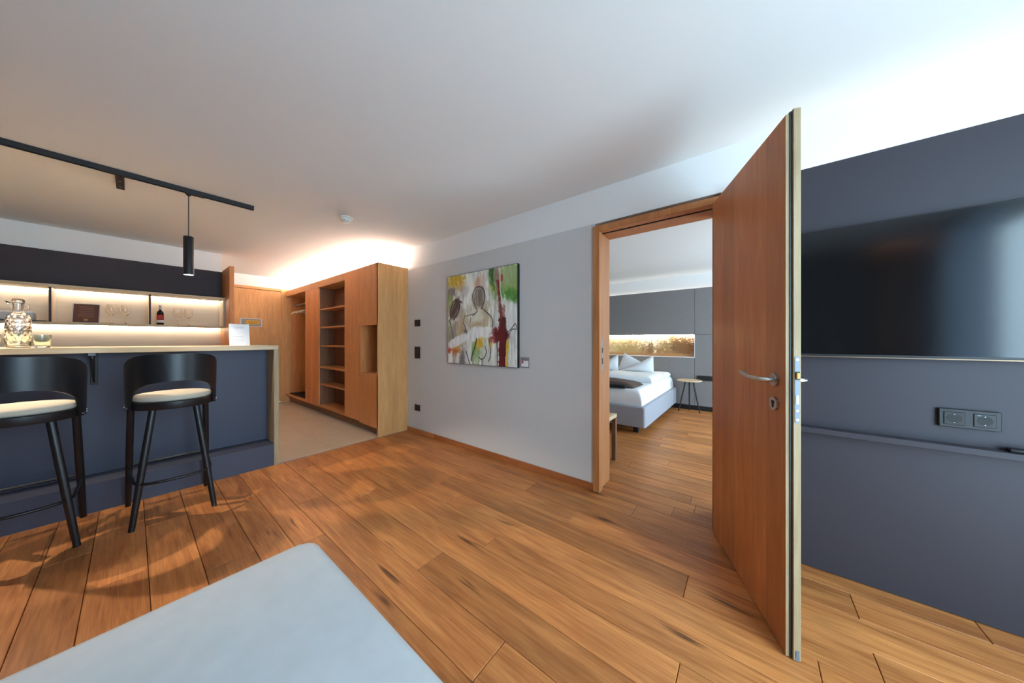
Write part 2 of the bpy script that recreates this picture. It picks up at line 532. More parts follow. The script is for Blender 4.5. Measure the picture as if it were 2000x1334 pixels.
while y < 6.0:
    y2 = min(y + .128, 6.05)
    xs = [-4.5]; x = -4.5 + random.uniform(.3, 1.2)
    while x < XF - .3: xs.append(x); x += random.uniform(.8, 1.7)
    xs.append(XF)
    for p, q in zip(xs[:-1], xs[1:]): lay(floor_b, 'plank', p, q, y, y2, 0, M['plank'])
    y = y2
floor_t = struct('floor_hall', MB().box(XH, XT, YR, YW, -.06, -.008), M['grout'], 'beige tiled floor of the entrance hall')
xs = [XT - .004 - .6 * i for i in range(7)]
ys = [YW - .30 - .6 * i for i in range(-1, 7)]
for i in range(6):
    for j in range(len(ys) - 1):
        y1 = min(ys[j], YW); y0 = max(ys[j + 1], YR)
        if y1 - y0 < .03: continue
        lay(floor_t, 'tile', max(xs[i + 1], XH), xs[i], y0, y1, 0, M['tile'])
tr = struct('trim_1', MB().box(XT - .004, XT + .004, .88, YW, -.01, .003), M['satin'], 'thin metal strip between tiles and planks')

# baseboards
bb = struct('baseboard_front', MB().box(-2.98, DX0, YW - .014, YW, 0, .055, .002), M['oak_base'], 'oak baseboard below the painting')
part('board_piece', MB().box(XT, -2.985, YW - .014, YW, 0, .055, .002), M['oak_base2'], bb)

# ------------------------------------------------------------------ door frame and open door
fr = struct('door_1', MB().box(DX0, DX0 + .052, YW - .018, YW + .05, 0, 2.085, .002), M['oak_frame'], 'oak frame of the bedroom doorway')
part('jamb', MB().box(DX0, DX0 + .034, YW + .05, YB + .012, 0, 2.085, .002), M['oak_frame'], fr)
part('rebate', MB().box(DX0 + .034, DX0 + .046, YW + .05, YW + .062, 0, 2.05), M['recess'], fr)
part('jamb', MB().box(DX1 - .034, DX1, YW + .05, YB + .012, 0, 2.085, .002), M['oak_frame'], fr)
part('casing', MB().box(DX1 - .045, DX1, YW - .018, YW + .05, 0, 2.085, .002), M['oak_frame'], fr)
part('casing', MB().box(DX0 + .052, DX1 - .045, YW - .018, YW + .05, 2.04, 2.085, .002), M['oak_frame'], fr)
part('head_lining', MB().box(DX0 + .034, DX1 - .034, YW + .05, YB + .012, 2.045, 2.085, .001), M['oak_frame'], fr)
part('head_seal', MB().box(DX0 + .034, DX1 - .034, YW + .052, YW + .064, 2.036, 2.046), M['recess'], fr)
sp = part('strike_plate', MB().box(DX0 + .0345, DX0 + .053, YW + .03, YW + .053, .95, 1.20, .002), M['steel'], fr)
part('latch_hole', MB().box(DX0 + .045, DX0 + .0535, YW + .035, YW + .0535, 1.09, 1.13), M['recess'], sp)
part('latch_hole', MB().box(DX0 + .045, DX0 + .0535, YW + .035, YW + .0535, 1.0, 1.05), M['recess'], sp)

ux, uy = .3706, -.9288
door = thing('door_leaf', 'open oak door leaf with steel lever handle, standing ajar into the room', 'door', (-.174, 2.229, .004), math.atan2(uy, ux), local=True)
# local x along the leaf from hinge to lock edge, local y to the wall side; visible face is y = 0
Wd, Td, Hd = .76, .042, 2.046
# right-hand normal of the leaf direction is the visible face side (negative y local)
part('leaf', MB().box(0, Wd, 0, .0125, .002, Hd - .013, .0015), M['oak_door'], door)
part('core', MB().box(0, Wd + .012, .0185, Td, 0, Hd, .0015), M['door_edge'], door, label='pale oak lock edge of the door')
part('edge_strip', MB().box(Wd, Wd + .002, .0, .0125, .002, Hd - .013), M['door_edge'], door)
part('seal', MB().box(.0, Wd + .005, .0115, .0195, .004, Hd - .006), M['plastic'], door, label='black rubber seal')
def rosette_set(s, y0):
    hd = part('lever_handle', MB().disc((Wd - .066, y0, 1.03), (0, s, 0), .026, .009, 28).disc((Wd - .066, y0 + s * .009, 1.03), (0, s, 0), .0205, .002, 28), M['steel'], door, 40)
    yl = y0 + s * .058
    pts = [(Wd - .066, y0 + s * .005, 1.03), (Wd - .066, y0 + s * .042, 1.03), (Wd - .070, y0 + s * .053, 1.03), (Wd - .082, yl, 1.03), (Wd - .145, yl, 1.03)]
    part('grip', MB().tube(pts, .0098, 14).tube([(Wd - .145, yl, 1.03), (Wd - .205, yl + s * .006, 1.046)], .0098, 14), M['steel'], hd, 40)
    ky = part('keyhole_rosette', MB().disc((Wd - .066, y0, .935), (0, s, 0), .026, .010, 28), M['steel'], door, 40)
    part('cylinder', MB().disc((Wd - .066, y0 + s * .010, .940), (0, s, 0), .0085, .002, 16).box(Wd - .070, Wd - .062, y0 + s * .010, y0 + s * .012, .920, .938), M['plastic'], ky)
rosette_set(-1, 0.0)
rosette_set(1, Td)
pl = MB()
xe = Wd + .012
n = 8; yc = .0300; hw = .0076
poly = [(yc + hw * math.cos(math.pi * k / n), 1.119 + hw * math.sin(math.pi * k / n)) for k in range(n + 1)] + [(yc + hw * math.cos(math.pi + math.pi * k / n), .886 + hw * math.sin(math.pi + math.pi * k / n)) for k in range(n + 1)]
pl.prism(poly, 'X', xe - .002, xe + .0015)
plate = part('lock_plate', pl, M['lock_steel'], door, label='pale steel lock plate with latch')
part('latch', MB().box(xe, xe + .008, yc - .005, yc + .005, 1.043, 1.066, .002), M['gold'], plate)
part('latch_recess', MB().box(xe, xe + .002, yc - .0068, yc + .0068, 1.039, 1.070), M['recess'], plate)
part('deadbolt', MB().box(xe, xe + .003, yc - .004, yc + .004, .95, .982, .0005), M['steel'], plate)
for z in (1.114, .925, .892): part('screw', MB().disc((xe + .0012, yc, z), (1, 0, 0), .0042, .001, 14), M['steel'], plate)
part('drop_seal', MB().box(xe - .004, xe + .001, yc - .006, yc + .006, .0005, .038).box(xe, xe + .0018, yc - .004, yc + .004, .012, .034), M['satin'], door)

# ------------------------------------------------------------------ screen wall: panel, LED cove, television, shelf, sockets
XP0 = -.09
pan = thing('wall_panel', 'dark slate wall panel behind the television', 'wall panel', (XP0, 2.205, 0))
part('panel_board', MB().box(XP0, XF - .01, 2.205, 2.222, .004, 2.095), M['blue'], pan)
part('batten', MB().box(XP0 + .02, XF - .03, 2.222, YW, .02, 2.06), M['recess'], pan)
single('led_strip', MB().box(XP0 + .02, XF - .03, 2.240, 2.262, 2.066, 2.074), M['led'], 'white cove light strip behind the top of the television wall panel', 'light strip', (XP0 + .02, 2.25, 2.066))
TX0, TX1 = .02, 1.16
tv = thing('television', 'large black flat television on the dark wall panel', 'television', (TX0, 2.18, 1.108))
part('housing', MB().box(TX0, TX1, 2.168, 2.200, 1.106, 1.75, .003), M['plastic'], tv)
part('wall_mount', MB().box(TX0 + .35, TX1 - .35, 2.198, 2.206, 1.25, 1.6), M['recess'], tv)
part('screen', MB().box(TX0 + .005, TX1 - .005, 2.1655, 2.1685, 1.121, 1.745), M['screen'], tv)
part('bottom_trim', MB().box(TX0, TX1, 2.166, 2.169, 1.106, 1.110), M['trim_metal'], tv)
single('wall_shelf', MB().box(XP0 + .03, XF - .02, 2.15, 2.206, .716, .743, .0015), M['blue'], 'narrow dark shelf ledge under the television', 'shelf', (XP0, 2.2, .716))
so = thing('double_socket', 'black double power socket above the narrow shelf', 'socket', (.73, 2.205, .855))
part('frame', MB().box(.653, .807, 2.190, 2.206, .815, .894, .002), M['plastic'], so)
for cx in (.692, .767):
    ins = part('socket_insert', MB().box(cx - .027, cx + .027, 2.187, 2.191, .827, .882, .0015), M['plastic'], so)
    part('socket_well', MB().disc((cx, 2.1872, .8545), (0, -1, 0), .0195, .0008, 24), M['recess'], ins)
    for s in (-1, 1): part('earth_clip', MB().box(cx - .0015, cx + .0015, 2.1855, 2.1866, .8545 + s * .017 - .001, .8545 + s * .017 + .001), M['steel'], ins)
part('status_mark', MB().box(.748, .757, 2.1862, 2.1871, .8745, .8765), M['satin'], so)
rm = MB().box(.815, .98, 2.163, 2.197, .743, .758, .005, 2)
single('remote_control', rm, M['plastic'], 'small black remote lying on the narrow shelf at the right edge', 'remote control', (.9, 2.18, .743), 40)

# ------------------------------------------------------------------ painting on canvas
PX0, PX1, PZ0, PZ1, PYF = -2.70, -1.70, .930, 1.912, 2.238
pt = thing('painting', 'square abstract painting of two figures from behind, green and dark red strokes', 'painting', (PX0, 2.27, PZ0))
part('canvas_frame', MB().box(PX0, PX1, PYF, 2.2695, PZ0, PZ1, .001), M['canvas_edge'], pt)
NG = 230
u, v = np.meshgrid(np.linspace(0, 1, NG + 1), np.linspace(0, 1, NG + 1))
# sketch space: 0..100 wide, 0..100 high, y down
sx = u * 100; sy = (1 - v) * 100
def vnoise(seed, nx, ny):
    rng = np.random.RandomState(seed); g = rng.rand(ny + 2, nx + 2)
    X = u * nx; Y = v * ny
    xi = np.minimum(X.astype(int), nx); yi = np.minimum(Y.astype(int), ny)
    fx = X - xi; fy = Y - yi
    fx = fx * fx * (3 - 2 * fx); fy = fy * fy * (3 - 2 * fy)
    return (g[yi, xi] * (1 - fx) + g[yi, xi + 1] * fx) * (1 - fy) + (g[yi + 1, xi] * (1 - fx) + g[yi + 1, xi + 1] * fx) * fy
n1 = vnoise(1, 9, 6) * .5 + vnoise(2, 30, 14) * .3 + vnoise(3, 90, 30) * .2
n2 = vnoise(4, 60, 7) * .6 + vnoise(5, 110, 20) * .4
n3 = vnoise(6, 14, 14) * .5 + vnoise(7, 45, 45) * .5
col = np.zeros(u.shape + (3,))
base = np.array([214, 216, 208.]); col[:] = base
col *= (.86 + .22 * n2 + .06 * n3)[..., None]
def lay_c(mask, rgb):
    global col
    mask = np.clip(mask, 0, 1)[..., None]
    col = col * (1 - mask) + np.array(rgb, float) * mask
def blob(cx, cy, rx, ry, rgb, a=1.0, rot=0.0, soft=.6, rag=1.15):
    c, s = math.cos(R(rot)), math.sin(R(rot))
    dx = (sx - cx) * c + (sy - cy) * s; dy = -(sx - cx) * s + (sy - cy) * c
    d = np.sqrt((dx / rx) ** 2 + (dy / ry) ** 2) + (n1 - .5) * rag + (n3 - .5) * rag * .8 + (n2 - .5) * rag * .35
    lay_c(np.clip((1 - d) / soft + .5, 0, 1) * a, rgb)
def stroke(pts, wd, rgb, a=1.0, rag=.5):
    best = np.full(u.shape, 1e9)
    for (x0, y0), (x1, y1) in zip(pts[:-1], pts[1:]):
        lx, ly = x1 - x0, y1 - y0; q = lx * lx + ly * ly + 1e-9
        t = np.clip(((sx - x0) * lx + (sy - y0) * ly) / q, 0, 1)
        best = np.minimum(best, np.hypot(sx - x0 - t * lx, sy - y0 - t * ly))
    wd2 = wd * (1 + (n3 - .5) * 2 * rag)
    lay_c(np.clip((wd2 - best) / .45 + .5, 0, 1) * a, rgb)
def curve(pts, k=6):
    out = []
    P = [pts[0]] + list(pts) + [pts[-1]]
    for i in range(1, len(P) - 2):
        for j in range(k):
            t = j / k
            out.append(tuple(.5 * (2 * P[i][d] + (P[i + 1][d] - P[i - 1][d]) * t + (2 * P[i - 1][d] - 5 * P[i][d] + 4 * P[i + 1][d] - P[i + 2][d]) * t * t + (3 * P[i][d] - P[i - 1][d] - 3 * P[i + 1][d] + P[i + 2][d]) * t ** 3) for d in (0, 1)))
    out.append(pts[-1]); return out
# background patches
blob(16, 4, 16, 8, (196, 160, 38), .9); blob(22, 12, 10, 6, (200, 150, 70), .5)
blob(50, 14, 9, 9, (206, 160, 134), .75); blob(35, 14, 7, 16, (224, 228, 222), .8)
blob(28, 20, 7, 6, (170, 166, 164), .5); blob(6, 20, 7, 6, (96, 84, 76), .7, -30)
blob(4, 30, 5, 8, (140, 164, 90), .7); blob(3, 66, 5, 16, (120, 140, 96), .7); blob(2, 84, 4, 5, (190, 60, 40), .9)
blob(90, 14, 20, 18, (138, 168, 92), .95); blob(88, 8, 9, 10, (172, 186, 150), .6); blob(93, 30, 12, 5, (72, 132, 50), .85, 18)
blob(97, 34, 5, 4, (64, 124, 44), .8); blob(67, 8, 4, 15, (52, 102, 36), .95); blob(66, 20, 3, 5, (176, 170, 60), .8)
blob(80, 11, 2.4, 5, (176, 58, 40), .85); blob(92, 50, 9, 14, (222, 226, 226), .7); blob(60, 34, 7, 26, (222, 226, 220), .75)
# two bodies
blob(18, 62, 13, 22, (184, 168, 146), .85, 8); blob(22, 68, 7, 14, (190, 160, 112), .6); blob(10, 66, 5, 18, (146, 138, 134), .7, 12)
blob(47, 52, 17, 17, (202, 194, 166), .9); blob(58, 52, 8, 12, (178, 162, 132), .7, -10); blob(44, 48, 9, 9, (222, 224, 214), .7); blob(46, 58, 6, 5, (170, 150, 108), .6)
blob(49, 28, 9.0, 11.5, (160, 152, 138), .95, 0, .35, .35); blob(53, 27, 4, 8, (128, 116, 106), .5); blob(45, 30, 3, 8, (188, 176, 160), .6)
blob(12, 38, 8.5, 13, (140, 118, 104), .95, 32, .35, .4); blob(9, 42, 4, 9, (104, 84, 76), .6, 32)
for k in range(5): stroke(curve([(5 + k * 3, 47 - k * 2), (9 + k * 3, 36 - k * 1.5), (14 + k * 2.4, 28 + k)]), .6, (70, 54, 52), .9)
for k in range(5): stroke(curve([(44 + k * 2.2, 37), (43 + k * 2.4, 29), (46 + k * 1.6, 20)]), .5, (84, 70, 66), .7)
stroke(curve([(41, 33), (40, 25), (44, 18), (50, 16.5), (56, 20), (58, 28), (56, 35), (53, 40)]), .55, (60, 48, 46))
stroke(curve([(42, 33), (45, 39), (47, 42), (44, 45), (40, 47)]), .5, (60, 48, 46))
stroke(curve([(54, 40), (60, 44), (67, 50), (69, 56), (68, 64)]), .6, (66, 54, 50))
stroke(curve([(37, 50), (36, 58), (38, 66)]), .4, (90, 78, 72), .8); stroke([(48, 60), (48, 67)], .4, (90, 70, 60), .8)
stroke(curve([(28, 46), (26, 54), (29, 60), (32, 66)]), .5, (80, 66, 62)); stroke(curve([(2, 50), (6, 60), (10, 74), (12, 80)]), .7, (100, 94, 94))
blob(29, 66, 3, 6, (90, 74, 70), .75, -12)
stroke(curve([(5, 50), (4, 40), (9, 30), (16, 27), (20, 33), (17, 42), (10, 50)]), .6, (58, 44, 42)); stroke(curve([(8, 49), (11, 40), (17, 33)]), .5, (72, 54, 50)); stroke(curve([(6, 42), (10, 34), (15, 29)]), .5, (72, 54, 50)); stroke(curve([(30, 47), (36, 46), (42, 45)]), .4, (90, 78, 72))
# lower half
blob(28, 90, 9, 13, (176, 174, 172), .7); blob(24, 92, 3, 10, (108, 100, 104), .75, 6); blob(45, 86, 9, 11, (150, 176, 122), .85); blob(42, 84, 4, 6, (108, 156, 66), .6)
blob(50, 77, 5, 6, (214, 172, 44), .95); blob(66, 78, 3, 6, (206, 176, 70), .8); blob(62, 90, 8, 12, (206, 212, 200), .7); blob(14, 84, 8, 5, (206, 140, 60), .85); blob(13, 88, 4, 5, (170, 92, 50), .6)
# white cloth
blob(18, 74, 22, 5.5, (226, 228, 228), .97, -21, .3, .5); blob(42, 67, 14, 7, (230, 232, 230), .97, -20, .3, .5); blob(60, 65, 10, 5.5, (228, 230, 226), .97, -6, .3, .4)
blob(34, 84, 4.5, 15, (220, 226, 222), .9, 4, .4, .5)
# red column
stroke([(74, 0), (75.5, 16), (77.5, 34), (80, 48), (82, 60), (81, 72), (82, 100)], 2.6, (150, 118, 104), .8, .9)
stroke([(76, 14), (77, 26), (79, 40), (80, 50)], 1.5, (128, 40, 44), .95, .9)
stroke([(82, 40), (83, 52)], 2.6, (150, 96, 88), .7, .9)
stroke([(81, 55), (81, 66), (82, 80), (81.5, 100)], 4.0, (98, 20, 26), .97, .8); blob(78, 68, 9, 7, (100, 22, 28), .97, 10, .4, .9); blob(72, 72, 6, 4, (120, 30, 34), .8, -30)
stroke([(85, 52), (86, 70), (85, 90)], 1.0, (54, 26, 28), .8, .9)
stroke([(88, 74), (88, 84), (87, 100)], 1.5, (212, 178, 48), .9, .9); stroke([(74, 70), (75, 84), (75, 100)], .6, (70, 60, 58), .9)
for x in (71.5, 73.2, 78.6): stroke([(x, 2), (x + .6, 30), (x + .2, 62)], .28, (92, 84, 78), .7)
stroke([(78.5, 2), (78.8, 22), (82, 40)], .7, (232, 230, 224), .9)
stroke(curve([(86, 66), (91, 64), (95, 60), (98, 58), (99, 63), (94, 63), (90, 68)]), .45, (64, 50, 50))
# contour lines
stroke(curve([(58, 80), (60, 86), (57, 92), (53, 94), (50, 92)]), .5, (62, 54, 54)); stroke(curve([(64, 74), (66, 84), (65, 92), (63, 96)]), .45, (66, 58, 58)); stroke([(54, 94), (54, 100)], .5, (62, 54, 54))
stroke(curve([(46, 72), (44, 80), (40, 88), (38, 96)]), .7, (66, 58, 56)); stroke(curve([(30, 86), (33, 94), (36, 100)]), .6, (70, 64, 66)); stroke(curve([(8, 88), (10, 96), (10, 100)]), .5, (90, 84, 84))
def colour_grid(name, parent, mat, cols, fn, nu, nv):
    me = bpy.data.meshes.new(name)
    vs = [fn(i / nu, j / nv) for j in range(nv + 1) for i in range(nu + 1)]
    W = nu + 1
    me.from_pydata(vs, [], [(j * W + i, j * W + i + 1, (j + 1) * W + i + 1, (j + 1) * W + i) for j in range(nv) for i in range(nu)])
    c = np.clip(cols, 0, 255) / 255.0
    c = np.where(c <= .04045, c / 12.92, ((c + .055) / 1.055) ** 2.4)
    rgba = np.concatenate([c.reshape(-1, 3), np.ones((c.shape[0] * c.shape[1], 1))], axis=1).astype(np.float32)
    at = me.color_attributes.new('print', 'FLOAT_COLOR', 'POINT')
    at.data.foreach_set('color', rgba.ravel())
    me.materials.append(mat)
    o = bpy.data.objects.new(name, me); C.objects.link(o); o.parent = parent
    return o
colour_grid('painted_surface', pt, M['painting'], col * (.92 + .2 * n2[..., None]) * 1.04, lambda a, b: (.004 + a * .992, PYF - .0006 - 2.27, .004 + b * (PZ1 - PZ0 - .008)), NG, NG)

cdh = thing('caption_card', 'small grey card holder with white label beside the painting', 'label', (-1.634, 2.27, .933))
part('holder', MB().box(-1.682, -1.586, 2.262, 2.2695, .933, 1.03, .001), M['card_grey'], cdh)
part('card', MB().box(-1.674, -1.594, 2.2608, 2.2622, .944, .998), M['paper'], cdh)
part('print_mark', MB().box(-1.669, -1.650, 2.2602, 2.2609, .978, .996).box(-1.669, -1.663, 2.2602, 2.2609, .972, .978).box(-1.656, -1.650, 2.2602, 2.2609, .972, .978), M['red_print'], cdh)
part('print_lines', MB().box(-1.630, -1.612, 2.2602, 2.2609, .986, .989), M['ink'], cdh)

def plate_sw(name, label, z0, z1, kind):
    o = thing(name, label, 'switch' if kind != 'socket' else 'socket', (-3.33, 2.27, z0))
    part('plate', MB().box(-3.385, -3.278, 2.258, 2.2695, z0, z1, .0015), M['plastic'], o)
    if kind == 'one': part('rocker', MB().box(-3.370, -3.293, 2.255, 2.2585, z0 + .008, z1 - .008, .001), M['plastic'], o)
    if kind == 'two':
        zm = (z0 + z1) / 2
        part('rocker', MB().box(-3.370, -3.293, 2.255, 2.2585, zm + .004, z1 - .01, .001), M['plastic'], o)
        part('rocker', MB().box(-3.370, -3.293, 2.255, 2.2585, z0 + .01, zm - .004, .001), M['plastic'], o)
    if kind == 'socket': part('socket_well', MB().disc((-3.331, 2.2582, (z0 + z1) / 2), (0, -1, 0), .028, .0008), M['recess'], o)
plate_sw('wall_switch', 'single black wall switch, topmost of three beside the cabinet', 1.369, 1.451, 'one')
plate_sw('wall_switch', 'tall black double wall switch, middle one beside the cabinet', .959, 1.107, 'two')
plate_sw('wall_socket', 'black wall socket low down beside the cabinet', .288, .366, 'socket')

# ------------------------------------------------------------------ long oak hall cabinet
CY = 1.858; CT = 2.142; CB = .125; CYB = YW
cab = thing('hall_cabinet', 'long oak hall cabinet with open wardrobe bay, shelf bay and niche', 'cabinet', (XT, CY, 0))
# end panel to the floor
part('end_panel', MB().box(XT - .028, XT - .001, CY, CYB, .0, CT, .0015), M['oak_y'], cab)
part('top_board', MB().box(XH + .003, XT - .03, CY + .02, CYB, CT - .025, CT - .003), M['oak_x'], cab)
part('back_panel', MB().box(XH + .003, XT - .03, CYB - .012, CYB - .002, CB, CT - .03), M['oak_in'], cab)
part('bottom_board', MB().box(XH + .003, XT - .03, CY + .002, CYB - .012, CB, CB + .024), M['oak_x'], cab)
part('plinth', MB().box(XH + .003, XT - .03, CY + .07, CY + .085, .0, CB), M['oak_in'], cab)
part('plinth_strip', MB().box(XH + .003, XT - .03, CY + .069, CY + .0705, .0, .012), M['satin'], cab)
XA0, XA1 = -7.11, -6.03      # wardrobe bay
XB0, XB1 = -5.434, -4.477    # shelf bay
XN0, XN1 = -4.005, -3.582    # niche
ZT = 2.036
part('header', MB().box(XH + .003, XB1, CY, CY + .022, ZT, CT, .001), M['oak_x'], cab)
part('side_stile', MB().box(XH + .003, XA0, CY, CY + .022, CB, ZT, .001), M['oak'], cab)
part('door_panel', MB().box(XA1, XB0, CY, CY + .022, CB, ZT - .001, .001), M['oak'], cab)
part('door_panel', MB().box(XB1, XN0 - .030, CY, CY + .022, CB, CT, .001), M['oak'], cab)
du = part('door_panel', MB().box(XN0 - .027, XN1 + .028, CY, CY + .022, 1.378, CT, .001), M['oak'], cab)
dl = part('door_panel', MB().box(XN0 - .027, XN1 + .028, CY, CY + .022, .105, .762, .001), M['oak'], cab)
part('niche_stile', MB().box(XN0 - .027, XN0, CY, CY + .022, .765, 1.376, .001), M['oak'], cab)
part('niche_floor', MB().box(XN0 - .02, XN1 + .002, CY + .001, CYB - .012, .745, .766), M['oak_x'], cab)
part('niche_top', MB().box(XN0 - .02, XN1 + .002, CY + .022, CYB - .012, 1.378, 1.398), M['oak_in'], cab)
for x, nm in ((XA0, 'partition'), (XA1, 'partition'), (XB0 - .01, 'partition'), (XB1 + .022, 'partition'), (XN0 - .002, 'partition')):
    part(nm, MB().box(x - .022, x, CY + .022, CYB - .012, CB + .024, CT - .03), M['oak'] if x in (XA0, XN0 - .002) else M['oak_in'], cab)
part('bay_ceiling', MB().box(XA0, XA1, CY + .022, CYB - .012, ZT, ZT + .02), M['oak_x'], cab)
part('bay_ceiling', MB().box(XB0, XB1, CY + .022, 2.10, ZT, ZT + .02), M['oak_x'], cab)
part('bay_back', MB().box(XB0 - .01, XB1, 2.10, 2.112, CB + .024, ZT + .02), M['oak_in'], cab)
for z in (1.685, 1.395, 1.098, .480): part('shelf', MB().box(XB0 - .009, XB1, CY + .03, 2.10, z - .011, z + .011), M['oak_x'], cab)
part('shelf', MB().box(XB0 - .009, XB1, CY + .004, 2.10, .748, .774), M['oak_x'], cab)
for x, z in ((-4.005, 1.409), (-4.075, 1.023), (-4.005, .727), (-6.45, 2.085)):
    part('knob', MB().disc((x, CY + .001, z), (0, -1, 0), .006, .012, 14).disc((x, CY - .010, z), (0, -1, 0), .009, .007, 14), M['chrome'], cab, 40)
part('clothes_rail', MB().tube([(XA0 + .012, 2.02, 1.885), (XA1 - .03, 2.02, 1.885)], .0125, 14), M['steel'], cab, 40)
part('rail_cup', MB().disc((XA0, 2.02, 1.885), (1, 0, 0), .024, .03, 18), M['chrome'], cab, 40)
mat_ = single('shoe_mat', MB().box(XA0 + .06, XA1 - .06, CY + .05, CYB - .05, CB + .024, CB + .033, .002), M['recess'], 'black mat lying in the bottom of the wardrobe bay', 'mat', (-6.6, 2.05, CB + .024))
for i, x in enumerate((-6.86, -6.60, -6.36)):
    hg = thing('coat_hanger', ['pale wooden coat hanger nearest the entrance door', 'pale wooden coat hanger in the middle of the rail', 'pale wooden coat hanger next to the wardrobe panel'][i], 'hanger', (x, 2.02, 1.885), group='coat hangers on the rail')
    w_ = []
    for k in range(13):
        t = -1 + k / 6
        w_.append((x + .02 * t, 2.02 + t * .135, 1.745 - .055 * t * t))
    part('shoulder_bar', MB().tube(w_, [.010] + [.020] * 11 + [.010], 10), M['oak_pale_y'], hg, 50)
    hk = [(x, 2.02, 1.745), (x, 2.02, 1.85)] + [(x, 2.02 + .0195 * math.sin(R(a)) + .0, 1.8845 - .0195 * math.cos(R(a)) + .0) for a in range(20, 250, 25)]
    part('hook', MB().tube(hk, .002, 8), M['steel'], hg, 50)
single('led_strip', MB().box(XH + .06, XT - .10, CY + .27, CY + .30, CT + .004, CT + .012), M['led_hall'], 'warm white light strip lying on top of the hall cabinet', 'light strip', (XT - .1, CY + .2, CT))

# ------------------------------------------------------------------ entrance door with notice
ed = struct('door_2', MB().box(XH + .001, XH + .03, .90, 1.79, .008, 2.125, .001), M['oak_y'], 'oak entrance door at the end of the hall')
part('casing', MB().box(XH + .001, XH + .045, 1.79, 1.95, 0, 2.175, .002), M['oak_y'], ed)
part('casing', MB().box(XH + .001, XH + .045, .84, .90, 0, 2.175, .002), M['oak_y'], ed)
part('casing', MB().box(XH + .001, XH + .045, .90, 1.79, 2.13, 2.175, .002), M['oak_x'], ed)
part('gap', MB().box(XH + .001, XH + .006, .90, 1.79, 2.125, 2.131), M['recess'], ed)
sg = thing('door_notice', 'clear plastic notice holder with yellow print on the entrance door', 'sign', (XH + .03, 1.33, 1.44))
part('holder', MB().box(XH + .031, XH + .036, 1.19, 1.50, 1.435, 1.59, .001), M['grey_box'], sg)
part('inlay', MB().box(XH + .0362, XH + .0368, 1.21, 1.48, 1.450, 1.575), M['card_grey'], sg)
part('print_field', MB().box(XH + .0369, XH + .0374, 1.275, 1.46, 1.478, 1.555), M['yellow'], sg)
for k in range(3): part('print_line', MB().box(XH + .0375, XH + .0378, 1.29, 1.445, 1.495 + k * .018, 1.5005 + k * .018), M['throw'], sg)

# ------------------------------------------------------------------ smoke detector, ceiling track, pendant
sd = thing('smoke_detector', 'round white smoke detector on the ceiling', 'smoke detector', (-3.08, 1.29, H))
part('base', MB().lathe([(0, 0), (.058, 0), (.058, -.010), (.050, -.014)], (-3.08, 1.29, H), 32), M['detector'], sd, 40)
part('head', MB().lathe([(.048, -.012), (.047, -.022), (.042, -.030), (.036, -.034), (.036, -.043), (.026, -.050), (0, -.052)], (-3.08, 1.29, H), 32), M['detector'], sd, 60)
for k in range(8):
    a = k * math.pi / 4
    part('vent', MB().box(-3.088, -3.072, 1.289, 1.2915, H - .0065, H - .001), M['card_grey'], sd)
    o = sd.children[-1]
    o.rotation_euler = (0, 0, a); o.location = (.0355 * math.sin(a), -.0355 * math.cos(a), -.035)
XTR = -3.475
tk = thing('ceiling_track', 'black lighting track on the ceiling above the bar', 'track', (XTR, .66, H))
part('rail', MB().box(XTR - .017, XTR - .011, YR + .02, .665, H - .034, H - .0005).box(XTR + .011, XTR + .017, YR + .02, .665, H - .034, H - .0005).box(XTR - .011, XTR + .011, YR + .02, .665, H - .012, H - .0005), M['black_metal'], tk)
part('end_cap', MB().box(XTR - .0175, XTR + .0175, .665, .673, H - .035, H - .0005), M['black_metal'], tk)
part('conductor', MB().box(XTR + .006, XTR + .0108, YR + .02, .66, H - .03, H - .026), M['satin'], tk)
fb = part('power_feed', MB().box(XTR - .33, XTR + .002, -.075, -.035, H - .032, H - .001, .001), M['black_metal'], tk)
part('cover', MB().box(XTR - .014, XTR + .014, -.145, .01, H - .037, H - .030, .001), M['black_metal'], tk)
for x in (-.14, -.26): part('screw', MB().disc((XTR + x, -.055, H - .032), (0, 0, -1), .006, .0015, 12), M['steel'], fb)
def spot(name, loc, energy, angle, blend, col, rad, aim=None):
    l = bpy.data.lights.new(name, 'SPOT'); l.energy = energy; l.spot_size = R(angle); l.spot_blend = blend; l.color = col; l.shadow_soft_size = rad
    o = bpy.data.objects.new(name, l); C.objects.link(o); o.location = loc
    if aim:
        o.rotation_euler = (Vector(aim) - Vector(loc)).to_track_quat('-Z', 'Y').to_euler()
    return o
PLX = XTR
def pendant(PLY, label):
    pn = thing('pendant_lamp', label, 'lamp', (PLX, PLY, H - .034), group='pendant lamps on the track')
    part('track_adapter', MB().box(PLX - .014, PLX + .014, PLY - .02, PLY + .085, H - .041, H - .030, .001).lathe([(.014, -.035), (.014, -.05), (.005, -.058), (0, -.058)], (PLX, PLY, H), 16), M['black_metal'], pn)
    part('cord', MB().tube([(PLX, PLY, H - .05), (PLX, PLY, 2.005)], .0028, 8), M['black_metal'], pn)
    part('shade', MB().lathe([(0, 2.008), (.0285, 2.008), (.030, 2.006), (.030, 1.706), (.027, 1.706), (.027, 1.985), (0, 1.985)], (PLX, PLY, 0), 32), M['black_metal'], pn, 40)
    part('light_disc', MB().lathe([(0, 1.7075), (.0265, 1.7075), (.0265, 1.714), (0, 1.714)], (PLX, PLY, 0), 24), M['lamp'], pn)
    spot('pendant_bulb', (PLX, PLY, 1.703), 12, 100, .6, (1, .86, .68), .018)
pendant(.277, 'black cylinder pendant lamp hanging from the ceiling track, near the end of the bar')
pendant(-.62, 'second black cylinder pendant lamp, unseen, added beyond the left picture edge')  # unseen lamp, added for the stool shadows on the floor
